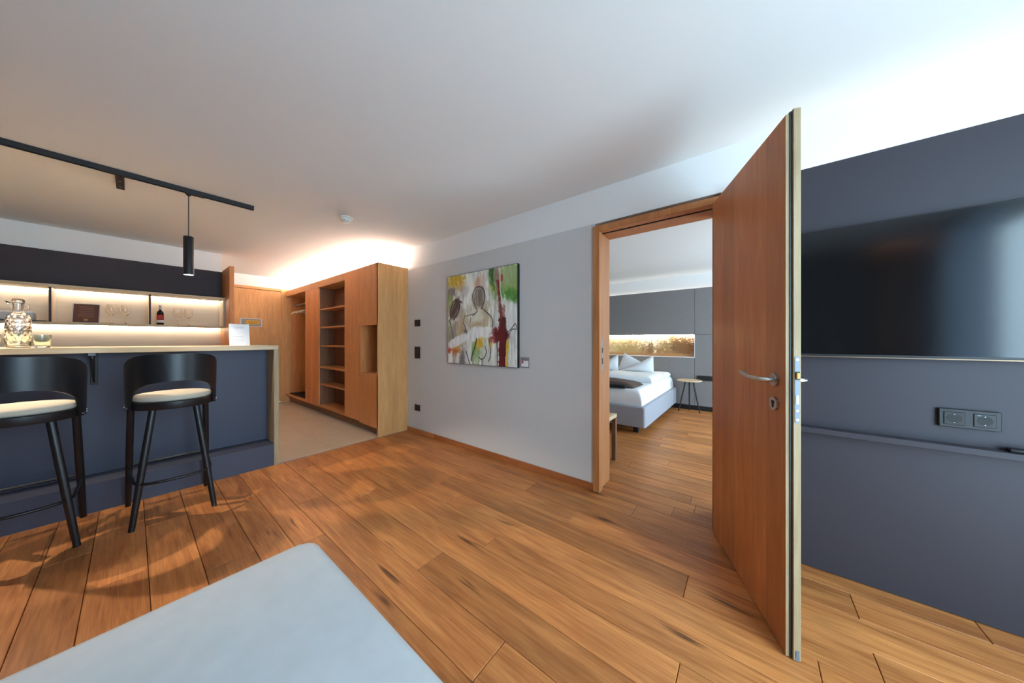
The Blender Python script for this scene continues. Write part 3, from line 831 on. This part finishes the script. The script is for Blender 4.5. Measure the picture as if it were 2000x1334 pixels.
# unseen kitchen spotlight, added left of the frame for the floor shadows by the bar
KS = (-4.02, -1.18, 2.33)
ks = thing('added_ceiling_spot', 'unseen black ceiling spotlight added above the kitchen side of the bar', 'lamp', (KS[0], KS[1], H))
part('housing', MB().lathe([(0, 0), (.035, 0), (.035, -.05), (.031, -.05), (.031, -.01), (0, -.01)], (KS[0], KS[1], H), 24), M['black_metal'], ks, 40)
spot('added_spot_bulb', KS, 100, 62, .3, (1, .86, .66), .02, (-2.85, 0, 0))

# ------------------------------------------------------------------ kitchen back: dark panel, lit shelf box, oak side panel
dp = single('upper_panel', MB().box(-5.748, -5.70, YR + .01, .764, 1.752, 2.128, .001), M['slate'], 'dark slate panel above the lit kitchen shelf', 'wall panel', (-5.72, -.4, 1.75))
sp_ = single('room_divider', MB().box(-5.745, -5.18, .766, .812, .0, 2.135, .0015), M['oak'], 'tall oak divider panel at the end of the kitchen shelf', 'divider', (-5.4, .79, 0))
part_col = M['taupe']
sf = thing('kitchen_shelf', 'long lit shelf box on the kitchen wall behind the bar', 'shelf', (-5.45, 0, 1.35))
part('top_board', MB().box(-5.748, -5.45, YR + .01, .764, 1.722, 1.751, .001), M['oak_pale_y'], sf)  # top and bottom boards paler than taupe; room light put into their colour
part('bottom_board', MB().box(-5.748, -5.45, YR + .01, .764, 1.352, 1.374, .001), M['oak_pale_y'], sf)
part('back_panel', MB().box(-5.748, -5.740, YR + .01, .764, 1.374, 1.722), M['taupe'], sf)
part('end_board', MB().box(-5.74, -5.452, .748, .764, 1.374, 1.722), part_col, sf)
for y0 in (-.513, .121):
    dv = part('divider', MB().box(-5.738, -5.452, y0, y0 + .015, 1.374, 1.722), part_col, sf)
    part('edge', MB().box(-5.4525, -5.4505, y0, y0 + .015, 1.374, 1.722), M['slate'], dv)
bsp = single('backsplash', MB().box(-5.748, -5.742, YR + .01, .764, .0, 1.351), M['taupe'], 'pale backsplash below the lit kitchen shelf', 'backsplash', (-5.745, -.4, .9))
lb = [(YR + .03, -.518), (-.495, .116), (.14, .744)]
for i, (a, b) in enumerate(lb):
    single('led_strip', MB().box(-5.708, -5.696, a, b, 1.7185, 1.7215), M['led_warm'], ['light strip over the left bay of the kitchen shelf', 'light strip over the middle bay of the kitchen shelf', 'light strip over the right bay with the bottle'][i], 'light strip', (-5.70, (a + b) / 2, 1.72))
single('led_strip', MB().box(-5.708, -5.696, YR + .03, .75, 1.3485, 1.3515), M['led_warm'], 'long light strip under the kitchen shelf', 'light strip', (-5.70, -.4, 1.35))

ZS = 1.374
def wineglass(x, y, label):
    o = thing('wine_glass', label, 'glass', (x, y, ZS), group='wine glasses on the lit shelf')
    pr = [(0, 0), (.034, 0), (.034, .0015), (.012, .005), (.0045, .012), (.004, .085), (.008, .092), (.030, .118), (.040, .140), (.0385, .165), (.031, .215), (.030, .215), (.0372, .165), (.0386, .141), (.029, .120), (.007, .095), (0, .093)]
    b = part('bowl', MB().lathe(pr, (x, y, ZS), 28), M['glass'], o, 60)
    return o
wineglass(-5.58, -.142, 'wine glass next to the brown menu stand on the lit shelf')
wineglass(-5.58, -.047, 'wine glass near the shelf divider, second from the menu stand')
wineglass(-5.58, .350, 'wine glass next to the small wine bottle')
wineglass(-5.58, .443, 'wine glass farthest from the bottle in the right shelf bay')
bt = thing('wine_bottle', 'small dark wine bottle with red and white label', 'bottle', (-5.58, .211, ZS))
part('body', MB().lathe([(0, 0), (.026, 0), (.029, .004), (.029, .135), (.026, .158), (.012, .178), (.0115, .20), (.0125, .205), (.0125, .232), (0, .232)], (-5.58, .211, ZS), 28), M['wine'], bt, 50)
part('label_band', MB().lathe([(.0296, .065), (.0296, .120)], (-5.58, .211, ZS), 28), M['label_red'], bt, 50)
part('label_band', MB().lathe([(.0296, .028), (.0296, .060)], (-5.58, .211, ZS), 28), M['label_white'], bt, 50)
part('capsule', MB().lathe([(.0130, .185), (.0135, .236), (.012, .240), (0, .240)], (-5.58, .211, ZS), 24), M['foil'], bt, 50)
# menu stand, leaning
mn = thing('menu_stand', 'brown menu card in a clear leaning stand on the lit shelf', 'menu', (-5.52, -.305, ZS), R(-6), local=True)
def slant(y0, y1, s0, s1, x_off, th):
    """slab leaning back: s runs up the slope"""
    k = math.sin(R(14)); c = math.cos(R(14))
    f = lambda s, d: (-s * k + d * c, s * c + d * k)
    pts = [f(s0, x_off), f(s1, x_off), f(s1, x_off + th), f(s0, x_off + th)]
    return MB().add([(p[0], y, max(p[1], .0005)) for y in (y0, y1) for p in pts], [(0, 1, 2, 3), (7, 6, 5, 4), (0, 4, 5, 1), (1, 5, 6, 2), (2, 6, 7, 3), (3, 7, 4, 0)])
part('acrylic_sheet', slant(-.088, .088, .0, .212, -.003, .003), M['grey_box'], mn)
part('menu_card', slant(-.080, .080, .006, .206, .0005, .0012), M['menu'], mn)
for k in range(7): part('print_line', slant(-.05 + .006 * (k % 3), .052 - .008 * (k % 2), .070 + .018 * k, .0745 + .018 * k, .0018, .0004), M['menu_ink'], mn)
part('emblem', slant(-.012, .012, .022, .044, .0018, .0004), M['gold'], mn)
part('foot', MB().box(-.06, .0, -.085, .085, .0, .003), M['grey_box'], mn)
tr_ = single('serving_tray', MB().box(-5.68, -5.50, -1.02, -.532, ZS, ZS + .014, .004, 2), M['tray'], 'flat dark tray in the left shelf bay behind the carafe', 'tray', (-5.6, -.78, ZS), 40)
gb = thing('grey_case', 'light grey case lying on the dark tray behind the carafe', 'case', (-5.58, -.75, ZS + .014))
part('body', MB().box(-5.655, -5.52, -.96, -.60, ZS + .014, ZS + .085, .010, 3), M['grey_box'], gb, 50)
part('lid', MB().box(-5.652, -5.523, -.955, -.605, ZS + .080, ZS + .098, .008, 3), M['paper'], gb, 50)

# ------------------------------------------------------------------ bar counter
BX, BY = -3.568, .877
bar = thing('bar_counter', 'bar counter with pale oak top and dark blue front', 'bar', (BX, BY, 0))
part('worktop', MB().box(-4.26, BX, YR + .01, BY, 1.100, 1.140, .0015), M['oak_pale_y'], bar)
part('end_panel', MB().box(-4.24, BX + .012, .840, BY, .001, 1.0995, .001), M['oak_pale'], bar)
part('front_panel', MB().box(-3.84, -3.80, YR + .01, .839, .19, 1.0995), M['bar_blue'], bar)
part('foot_ledge', MB().box(-3.84, -3.549, YR + .01, .839, .0005, .203, .001), M['bar_blue'], bar)
br = part('bracket', MB().box(-3.7995, -3.785, -.19, -.157, .862, 1.0995, .001).prism([(-3.785, 1.0995), (-3.785, .88), (-3.775, .88), (-3.62, 1.06), (-3.62, 1.0995)], 'Y', -.178, -.169), M['black_metal'], bar)
part('bracket_tip', MB().box(-3.622, -3.612, -.19, -.160, 1.082, 1.0995), M['steel_grey'], br)

ZC = 1.140
cf = thing('carafe', 'clear patterned glass carafe with stopper on the bar', 'carafe', (-3.66, -.450, ZC))
cx, cy = -3.66, -.450
rng = np.random.RandomState(3)
prof_o = [(0, .004), (.040, .004), (.0435, .010)]
NZ = 56
for k in range(NZ + 1):
    z = .016 + k / NZ * .185
    prof_o.append((.0445, z))
mb = MB(); n = 56
outer = [(.0, .001), (.041, .001), (.0445, .006)] + [(.0445, .010 + k * .004) for k in range(46)] + [(.042, .200), (.036, .212), (.024, .224), (.0195, .234), (.0185, .250), (.0185, .272), (.021, .282), (.0215, .288)]
inner = [(.0195, .288), (.019, .282), (.0163, .270), (.0163, .250), (.0175, .236), (.022, .222), (.034, .208), (.0395, .196), (.041, .18), (.041, .016), (.038, .012), (0, .012)]
vs = []; fs = []
for i, (r, z) in enumerate(outer + inner):
    for k in range(n):
        a = 2 * math.pi * k / n
        rr = r
        if i < len(outer) and .035 < z < .198:
            row = z / .02; d = (math.sin(a * 12 + math.pi * math.floor(row)) * math.sin(math.pi * (row % 1)))
            rr = r + .0022 * d + .0008 * math.sin(a * 31 + z * 400)
        vs.append((cx + max(rr, 1e-4) * math.cos(a), cy + max(rr, 1e-4) * math.sin(a), ZC + z))
for i in range(len(outer) + len(inner) - 1):
    for k in range(n):
        k2 = (k + 1) % n
        fs.append((i * n + k, i * n + k2, (i + 1) * n + k2, (i + 1) * n + k))
part('vessel', mb.add(vs, fs), M['glass'], cf, 180)
part('stopper', MB().lathe([(0, .268), (.0155, .268), (.0155, .290), (.023, .292), (.024, .302), (.021, .312), (.010, .318), (0, .318)], (cx, cy, ZC), 28), M['glass'], cf, 50)
part('spout', MB().prism([(cy - .017, ZC + .250), (cy - .045, ZC + .300), (cy - .050, ZC + .303), (cy - .040, ZC + .288), (cy - .018, ZC + .286)], 'X', cx - .006, cx + .006), M['glass'], cf)
part('handle', MB().tube([(cx + .004, cy + .019, ZC + .285), (cx + .006, cy + .034, ZC + .280), (cx + .006, cy + .036, ZC + .255), (cx + .004, cy + .018, ZC + .250)], .004, 8), M['glass'], cf, 60)
def tumbler(x, y, label):
    o = thing('tumbler', label, 'glass', (x, y, ZC), group='tumblers around the carafe')
    part('vessel', MB().lathe([(0, .0008), (.030, .0008), (.032, .004), (.0345, .085), (.0333, .086), (.0305, .016), (.028, .013), (0, .012)], (x, y, ZC), 32), M['green_glass'], o, 50)
tumbler(-3.66, -.368, 'glass tumbler on the open side of the carafe')
tumbler(-3.76, -.475, 'glass tumbler behind the carafe')
tumbler(-3.65, -.540, 'glass tumbler at the picture edge beside the carafe')

# leaning info card on the bar
ic = thing('info_card', 'white printed card in a leaning stand on the end of the bar', 'card', (-3.66, .612, ZC), R(-2), local=True)
part('sheet', slant(-.070, .070, .0, .205, 0, .003), M['paper'], ic)
for k in range(3): part('print_line', slant(-.04 + .004 * k, .035, .184 - .012 * k, .186 - .012 * k, .0031, .0004), M['ink'], ic)
for k in range(5): part('print_line', slant(-.045, .03 + .005 * (k % 2), .084 - .013 * k, .0855 - .013 * k, .0031, .0004), M['ink'], ic)
part('foot', MB().box(-.055, .001, -.068, .068, .0, .003), M['paper'], ic)

# ------------------------------------------------------------------ bar stools
def make_stool():
    o = thing('bar_stool', '', 'stool', (0, 0, 0), group='black bar stools at the counter', local=True)
    zr0, zr1 = .735, .785
    Rr = .200
    part('seat_frame', MB().lathe([(Rr - .02, zr0), (Rr - .002, zr0), (Rr, zr0 + .004), (Rr, zr1 - .004), (Rr - .003, zr1), (0, zr1), (0, zr0 + .012), (Rr - .02, zr0 + .012), (Rr - .02, zr0)], (0, 0, 0), 48), M['black'], o, 35)
    part('cushion', MB().lathe([(0, zr1), (.180, zr1), (.189, zr1 + .008), (.191, zr1 + .020), (.184, zr1 + .033), (.165, zr1 + .039), (.10, zr1 + .042), (0, zr1 + .043)], (0, 0, 0), 48), M['cream'], o, 60, label='cream upholstered seat cushion')
    TM = R(110); TO = R(64)
    def zt(th):
        q = min(1, abs(th) / TM)
        return zr0 + .012 + (1.100 - zr0 - .012) * max(0, 1 - q ** 3.3) ** (1 / 1.9)
    def zb(th):
        q = abs(th) / TO
        return zr0 + .002 if q >= 1 else zr0 + .050 + .136 * math.sqrt(max(0, 1 - q ** 2.2))
    def zb2(th):
        q = abs(th) / TO
        return zr0 + .002 if q >= 1.06 else (zb(th) if q < 1 else zr0 + .002 + .048 * (1.06 - q) / .06)
    def surf(off):
        def f(a, b):
            th = -TM + 2 * TM * a
            z0, z1 = zb2(th), max(zt(th), zb2(th) + .002)
            z = z0 + (z1 - z0) * b
            r = Rr + .002 + off + .006 * ((z - zr0) / .36)
            return (r * math.cos(th), r * math.sin(th) * 1.0, z)
        return f
    part('backrest', MB().shell(surf(.011), surf(0), 84, 10), M['black'], o, 40, label='curved black backrest shell with half-moon opening')
    for s in (-1, 1):
        bp = []
        for k, (dth, z) in enumerate(((99, .760), (88, .752), (74, .748))):
            th = R(dth) * s; r = Rr + .013
            bp.append(((r) * math.cos(th), r * math.sin(th) * 1.0, z, th))
        for x, y, z, th in bp:
            part('bolt', MB().disc((x, y, z), (math.cos(th), math.sin(th), 0), .0055, .004, 12), M['chrome'], o)
    legs = {}
    for nm, (fx, fy, tx, ty) in dict(nl=(.185, -.185, .125, -.098), nr=(.175, .185, .12, .098), fl=(-.30, -.20, -.125, -.188), fr=(-.30, .195, -.125, .172)).items():
        a = Vector((tx, ty, zr0 + .004)); b = Vector((fx, fy, .0))
        legs[nm] = (a, b)
        part('leg', MB().tube([a, a.lerp(b, .5), b], [.0175, .0175, .0145], 18), M['black'], o, 50)
    def at(nm, z):
        a, b = legs[nm]; t = (a.z - z) / (a.z - b.z); return a.lerp(b, t)
    part('foot_rail', MB().tube([at('fl', .31), at('fr', .31)], .009, 10), M['black'], o, 50)
    A, B_, C_, D = at('fl', .275), at('nl', .275), at('nr', .275), at('fr', .275)
    pts = [A]
    P = [A, A.lerp(B_, .55) + Vector((0, -.012, 0)), B_ + Vector((.006, .0, 0)), (B_ + C_) / 2 + Vector((.055, 0, 0)), C_ + Vector((.006, 0, 0)), D.lerp(C_, .55) + Vector((0, .012, 0)), D]
    cv = curve([(p.x, p.y) for p in P], 6)
    part('stretcher', MB().tube([(x, y, .275) for x, y in cv], .0085, 10), M['black'], o, 60)
    return o
st = make_stool()
st.location = (-3.195, .182, 0); st['label'] = 'black bar stool with cream cushion, nearest the end of the bar'
st2 = copy_tree(st); st2.location = (-3.215, -.388, 0); st2.rotation_euler = (0, 0, R(2)); st2['label'] = 'black bar stool with cream cushion, cut off by the left picture edge'

# ------------------------------------------------------------------ upholstered bench in the foreground
def rounded_slab(x0, x1, y0, y1, z0, z1, rc, re, dome=0.0, seg=6):
    bm = bmesh.new()
    pts = []
    for cx_, cy_, a0 in ((x1 - rc, y1 - rc, 0), (x0 + rc, y1 - rc, 90), (x0 + rc, y0 + rc, 180), (x1 - rc, y0 + rc, 270)):
        for k in range(9): pts.append((cx_ + rc * math.cos(R(a0 + 90 * k / 8)), cy_ + rc * math.sin(R(a0 + 90 * k / 8))))
    mb = MB(); n = len(pts)
    ccx, ccy = (x0 + x1) / 2, (y0 + y1) / 2
    rings = [(0, z0)]
    for k in range(seg + 1):
        a = R(90 * k / seg); rings.append((re * (1 - math.cos(a)), z1 - re + re * math.sin(a)))
    ins = [re + t * (min(x1 - x0, y1 - y0) / 2 - re - .02) for t in (.08, .2, .4, .7, 1)]
    rings += [(q, z1 + dome * (1 - (1 - (q - re) / (ins[-1] - re)) ** 2)) for q in ins]
    vs = []; fs = []
    for q, z in rings:
        hx, hy = (x1 - x0) / 2, (y1 - y0) / 2
        for px_, py_ in pts:
            vs.append((ccx + (px_ - ccx) * (hx - q) / hx, ccy + (py_ - ccy) * (hy - q) / hy, z))
    for i in range(len(rings) - 1):
        for k in range(n):
            fs.append((i * n + k, i * n + (k + 1) % n, (i + 1) * n + (k + 1) % n, (i + 1) * n + k))
    fs.append(tuple(range(n - 1, -1, -1))); fs.append(tuple((len(rings) - 1) * n + k for k in range(n)))
    return mb.add(vs, fs)
ot = thing('ottoman', 'large pale blue-grey upholstered ottoman in the foreground', 'ottoman', (-.6, -.2, 0))
part('seat_pad', rounded_slab(-1.318, .15, -.75, .437, .17, .447, .055, .045, .006), M['leather'], ot, 60)
part('base', rounded_slab(-1.308, .14, -.74, .427, .08, .172, .05, .004), M['leather'], ot, 40)
for x in (-1.24, .05):
    for yy in (-.65, .34): part('leg', MB().tube([(x, yy, .085), (x, yy, 0)], [.022, .018], 14), M['black_metal'], ot, 50)

# ------------------------------------------------------------------ behind the camera: curtain and lit corner panel (seen in the screen)
def curtain(y0, y1, label):
    o = thing('curtain', label, 'curtain', (XF - .12, y0, 0))
    n = 60
    fo = lambda a, b: (XF - .13 + .028 * math.sin(a * 2 * math.pi * 9 + .6 * math.sin(a * 9)), y0 + a * (y1 - y0), .02 + b * 2.30)
    fi = lambda a, b: (fo(a, b)[0] + .0015, fo(a, b)[1], fo(a, b)[2])
    part('fabric', MB().shell(fo, fi, 120, 6), M['sheer'], o, 60)
    part('curtain_rail', MB().box(XF - .15, XF - .11, y0, y1, 2.325, H - .001), M['white'], o)
curtain(-.86, .05, 'sheer pale curtain mirrored in the television')
cp = single('corner_panel', MB().box(1.21, XF - .01, YR + .002, YR + .09, .0, 2.27, .002), M['oak_in'], 'oak corner panel mirrored in the television', 'panel', (1.45, YR + .04, 0))
single('led_strip', MB().box(1.24, XF - .06, YR + .02, YR + .035, 2.272, 2.280), M['led_corner'], 'warm light strip above the corner panel mirrored in the television', 'light strip', (1.45, YR + .03, 2.272))

# ------------------------------------------------------------------ bedroom
YP = 5.95
hb = thing('headboard_wall', 'grey felt wall panelling behind the bed with long lit niche', 'wall panel', (-2.5, YP, 0))
XS = -.728; NX0 = -3.3
NZ0, NZ1 = .897, 1.286
def felt(x0, x1, z0, z1): part('felt_panel', MB().box(x0 + .002, x1 - .002, YP, YP + .022, z0 + .002, z1 - .002, .002), M['felt'], hb)
felt(NX0, XS, NZ1, 2.078); felt(NX0, XS, .075, NZ0); felt(XS, XF - .01, NZ1, 2.078); felt(XS, XF - .01, .075, NZ1); felt(-4.49, NX0, .075, NZ1); felt(-4.49, NX0, NZ1, 2.078)
part('backing', MB().box(-4.49, NX0, YP + .022, YP + .03, .01, 2.07).box(XS, XF - .01, YP + .022, YP + .03, .01, 2.07).box(NX0, XS, YP + .022, YP + .03, .01, NZ0 - .01).box(NX0, XS, YP + .022, YP + .03, NZ1 + .01, 2.07), M['recess'], hb)
part('skirting', MB().box(-4.49, XF - .01, YP - .006, YP + .03, .001, .075), M['recess'], hb)
part('niche_sill', MB().box(NX0, XS, YP - .002, YP + .068, NZ0 - .006, NZ0 + .002), M['paper'], hb)
part('niche_side', MB().box(XS - .003, XS + .003, YP - .001, YP + .068, NZ0, NZ1), M['paper'], hb)
part('niche_top', MB().box(NX0, XS, YP + .012, YP + .068, NZ1 + .001, NZ1 + .007), M['paper'], hb)
single('led_strip', MB().box(NX0 + .02, XS - .03, YP + .016, YP + .024, NZ1 - .006, NZ1 + .0005), M['led_niche'], 'warm light strip at the top of the bed niche', 'light strip', (-2, YP + .02, NZ1))
single('led_strip', MB().box(-4.45, XF - .03, YP + .055, YP + .075, 2.045, 2.053), M['led'], 'white cove light strip behind the top of the grey bedroom panelling', 'light strip', (-2, YP + .05, 1.985))
# photograph of misty trees in the niche
NU, NV = 330, 56
u, v = np.meshgrid(np.linspace(0, 1, NU + 1), np.linspace(0, 1, NV + 1))
n1 = vnoise(11, 60, 10) * .5 + vnoise(12, 140, 26) * .5
n3 = vnoise(13, 230, 44); n2 = vnoise(14, 30, 6)
sx = u * (XS - NX0); sy = v * (NZ1 - NZ0)
col = np.zeros(u.shape + (3,)); col[:] = (246, 232, 208)
col *= (.93 + .12 * n2)[..., None]
def tree(cx, base, w_, h_, rgb, a=1.0):
    d = np.sqrt(((sx - cx) / w_) ** 2 + ((sy - base) / h_) ** 2) + (n1 - .5) * .9 + (n3 - .5) * .9
    lay_c(np.clip((1 - d) / .25 + .5, 0, 1) * a, rgb)
X0 = -NX0
tree(X0 - 1.98, .05, .50, .30, (204, 184, 136), .9); tree(X0 - 1.80, .03, .30, .20, (160, 132, 84), .7); tree(X0 - 2.9, .05, .6, .3, (176, 150, 100), .9)
tree(X0 - 1.48, .00, .12, .20, (140, 104, 66), .85); tree(X0 - 1.44, .05, .05, .22, (120, 86, 54), .7)
tree(X0 - 1.0, .12, .36, .26, (150, 122, 78), .85); tree(X0 - .90, .16, .24, .20, (104, 80, 50), .9); tree(X0 - .80, .05, .26, .22, (126, 86, 52), .85); tree(X0 - 1.2, .04, .2, .1, (150, 110, 66), .8)
lay_c(np.clip((.055 + .05 * (n1 - .4) - sy) / .02, 0, 1) * .85, (166, 124, 84))
colour_grid('photo_print', hb, M['photo'], col, lambda a, b: (NX0 + a * (XS - NX0) + 2.5, .0655, NZ0 + b * (NZ1 - NZ0)), NU, NV)

# bed
BX1, BX0_, BY0, BY1 = -1.0, -2.82, 3.90, 5.935
bed = thing('bed', 'double bed with grey upholstered frame and white mattress', 'bed', (-1.9, 4.9, 0))
part('frame', rounded_slab(BX0_, BX1, BY0, BY1, .105, .362, .03, .02), M['velour'], bed, 50)
def softbox(x0, x1, y0, y1, z0, z1, r, amp=.0, seed=0, nu=24, nv=24):
    """soft rounded block with light creases on its top"""
    rng = np.random.RandomState(seed)
    ph = rng.rand(6) * 6.28; fr_ = rng.uniform(3, 11, (6, 2))
    def top(a, b):
        x = x0 + a * (x1 - x0); y = y0 + b * (y1 - y0)
        dx = min(a, 1 - a) * (x1 - x0); dy = min(b, 1 - b) * (y1 - y0)
        d = min(dx, dy)
        k = 1 if d >= r else math.sqrt(max(0, 1 - (1 - d / r) ** 2))
        wv = sum(math.sin(fr_[i][0] * x + fr_[i][1] * y + ph[i]) for i in range(6)) / 6
        return (x, y, z0 + (z1 - z0) * (.35 + .65 * k) + amp * wv * min(1, d / .04))
    def bot(a, b):
        return (x0 + a * (x1 - x0), y0 + b * (y1 - y0), z0)
    sm = lambda t: .5 - .5 * math.cos(math.pi * t)
    return MB().shell(lambda a, b: top(sm(a), sm(b)), lambda a, b: bot(sm(a), sm(b)), nu, nv)
part('mattress', softbox(BX0_ + .05, BX1 - .05, BY0 + .045, BY1 - .01, .30, .560, .06, .003, 1, 36, 36), M['linen'], bed, 60, label='white fitted sheet over the mattress')
for x in (BX1 - .15, BX0_ + .15):
    for yy in (BY0 + .16, BY1 - .2): part('leg', MB().box(x - .03, x + .03, yy - .03, yy + .03, 0, .108), M['black_metal'], bed)
ZM = .560
dv1 = single('duvet', softbox(-1.98, -1.12, 4.72, 5.48, ZM + .004, ZM + .09, .09, .012, 4, 30, 30), M['linen'], 'white folded duvet on the side of the bed near the window', 'duvet', (-1.5, 5.1, ZM), 60)
dv2 = single('duvet', softbox(-2.80, -1.99, 4.72, 5.48, ZM + .004, ZM + .09, .09, .012, 5, 30, 30), M['linen'], 'white folded duvet on the far side of the bed', 'duvet', (-2.4, 5.1, ZM), 60)
flat = single('pillow', softbox(-1.90, -1.09, 5.49, 5.90, ZM + .004, ZM + .075, .09, .006, 8, 28, 20), M['linen'], 'flat white pillow under the upright folded pillow', 'pillow', (-1.5, 5.65, ZM), 60)
def wing(mb, P, th, lean, n=18):
    """cushioned triangular fold: quad P of (x,y,z) corners, inflated along the lean direction"""
    P = [Vector(p) for p in P]
    L_ = Vector(lean).normalized()
    def f(sg):
        def g(a, b):
            p = P[0].lerp(P[1], a).lerp(P[3].lerp(P[2], a), b)
            k = (max(0, 4 * a * (1 - a)) ** .6) * (max(0, 4 * b * (1 - b)) ** .6)
            return p + L_ * (sg * th * k)
        return g
    return mb.shell(f(1), f(-1), n, n)
def crown_pillow(dx, label):
    mb = MB()
    zb = ZM + .082
    # rear fold with left peak, front fold with right peak
    wing(mb, [(-1.92 + dx, 5.62, zb), (-1.36 + dx, 5.62, zb), (-1.50 + dx, 5.60, zb + .16), (-1.81 + dx, 5.66, .955)], .055, (0, 1, .1))
    wing(mb, [(-1.86 + dx, 5.53, zb), (-1.27 + dx, 5.50, zb - .02), (-1.285 + dx, 5.53, .925), (-1.64 + dx, 5.54, zb + .075)], .060, (.1, 1, .1))
    return single('pillow', mb, M['linen'], label, 'pillow', (-1.55 + dx, 5.56, zb), 60)
crown_pillow(0, 'upright white pillow folded into two peaks, nearer the side table')
crown_pillow(-.60, 'upright white folded pillow partly hidden by the door frame')
tb = MB()
def throw_top(a, b):
    x = -2.10 + a * .93; y = 3.99 + b * .46 + .05 * (a - .5)
    e = min(a, 1 - a, b, 1 - b)
    return (x, y, ZM + .010 + .072 * min(1, e / .12) ** .5 * (1 - .25 * a) + .008 * math.sin(9 * x + 5 * y))
tb.shell(throw_top, lambda a, b: (throw_top(a, b)[0], throw_top(a, b)[1], ZM + .009), 26, 18)
tw = thing('throw_blanket', 'brown folded throw blanket lying on the bed', 'blanket', (-1.6, 4.2, ZM))
part('upper_fold', tb, M['throw'], tw, 60)
part('lower_fold', softbox(-2.08, -1.26, 3.955, 4.20, ZM + .008, ZM + .045, .03, .003, 3, 20, 10), M['throw_dark'], tw, 60, label='dark underside of the throw')

# side table
sx_, sy_ = -.775, 5.73
sdt = thing('side_table', 'small round side table with oak top and three black legs', 'table', (sx_, sy_, 0))
part('table_top', MB().lathe([(0, .512), (.165, .512), (.178, .518), (.180, .526), (.178, .532), (0, .534)], (sx_, sy_, 0), 40), M['oak_pale_y'], sdt, 40)
for ax, ay in ((-.15, -.06), (.15, -.02), (-.02, .14)):
    part('leg', MB().tube([(sx_ + ax * .35, sy_ + ay * .35, .514), (sx_ + ax, sy_ + ay, 0)], [.012, .0095], 12), M['black_metal'], sdt, 50)
dvx = thing('bedside_socket', 'black socket strip on the felt wall behind the side table', 'socket', (-.55, YP, .555))
part('frame', MB().box(-.685, -.36, YP - .022, YP + .001, .515, .592, .002), M['plastic'], dvx)
for x in (-.64, -.56, -.48, -.40): part('socket_well', MB().disc((x, YP - .0215, .553), (0, -1, 0), .026, .0015), M['recess'], dvx)
for x in (-.56, -.48): part('status_light', MB().box(x - .004, x + .004, YP - .0238, YP - .0228, .566, .572), M['satin'], dvx)

# wooden stool just inside the bedroom
ws = thing('wooden_stool', 'low oak stool just inside the bedroom doorway', 'stool', (-1.25, 2.78, 0))
SX0, SX1, SY0, SY1, SZ = -1.50, -1.035, 2.575, 3.0, .458
for k in range(5):
    a = SX0 + .04 + k * (SX1 - SX0 - .08) / 5
    part('slat', MB().box(a + .003, a + (SX1 - SX0 - .08) / 5 - .003, SY0 + .04, SY1 - .04, SZ - .022, SZ - .002, .001), M['oak_pale_y'], ws)
for (a, b, c, d) in ((SX0, SX0 + .04, SY0, SY1), (SX1 - .04, SX1, SY0, SY1)): part('side_rail', MB().box(a, b, c, d, SZ - .035, SZ, .0015), M['oak_pale_y'], ws)
for (c, d) in ((SY0, SY0 + .04), (SY1 - .04, SY1)): part('end_rail', MB().box(SX0 + .04, SX1 - .04, c, d, SZ - .035, SZ, .0015), M['oak_x'], ws)
for a in (SX0, SX1 - .04):
    for b in (SY0, SY1 - .04): part('leg', MB().box(a, a + .04, b, b + .04, 0, SZ - .036, .0015), M['oak_in'], ws)
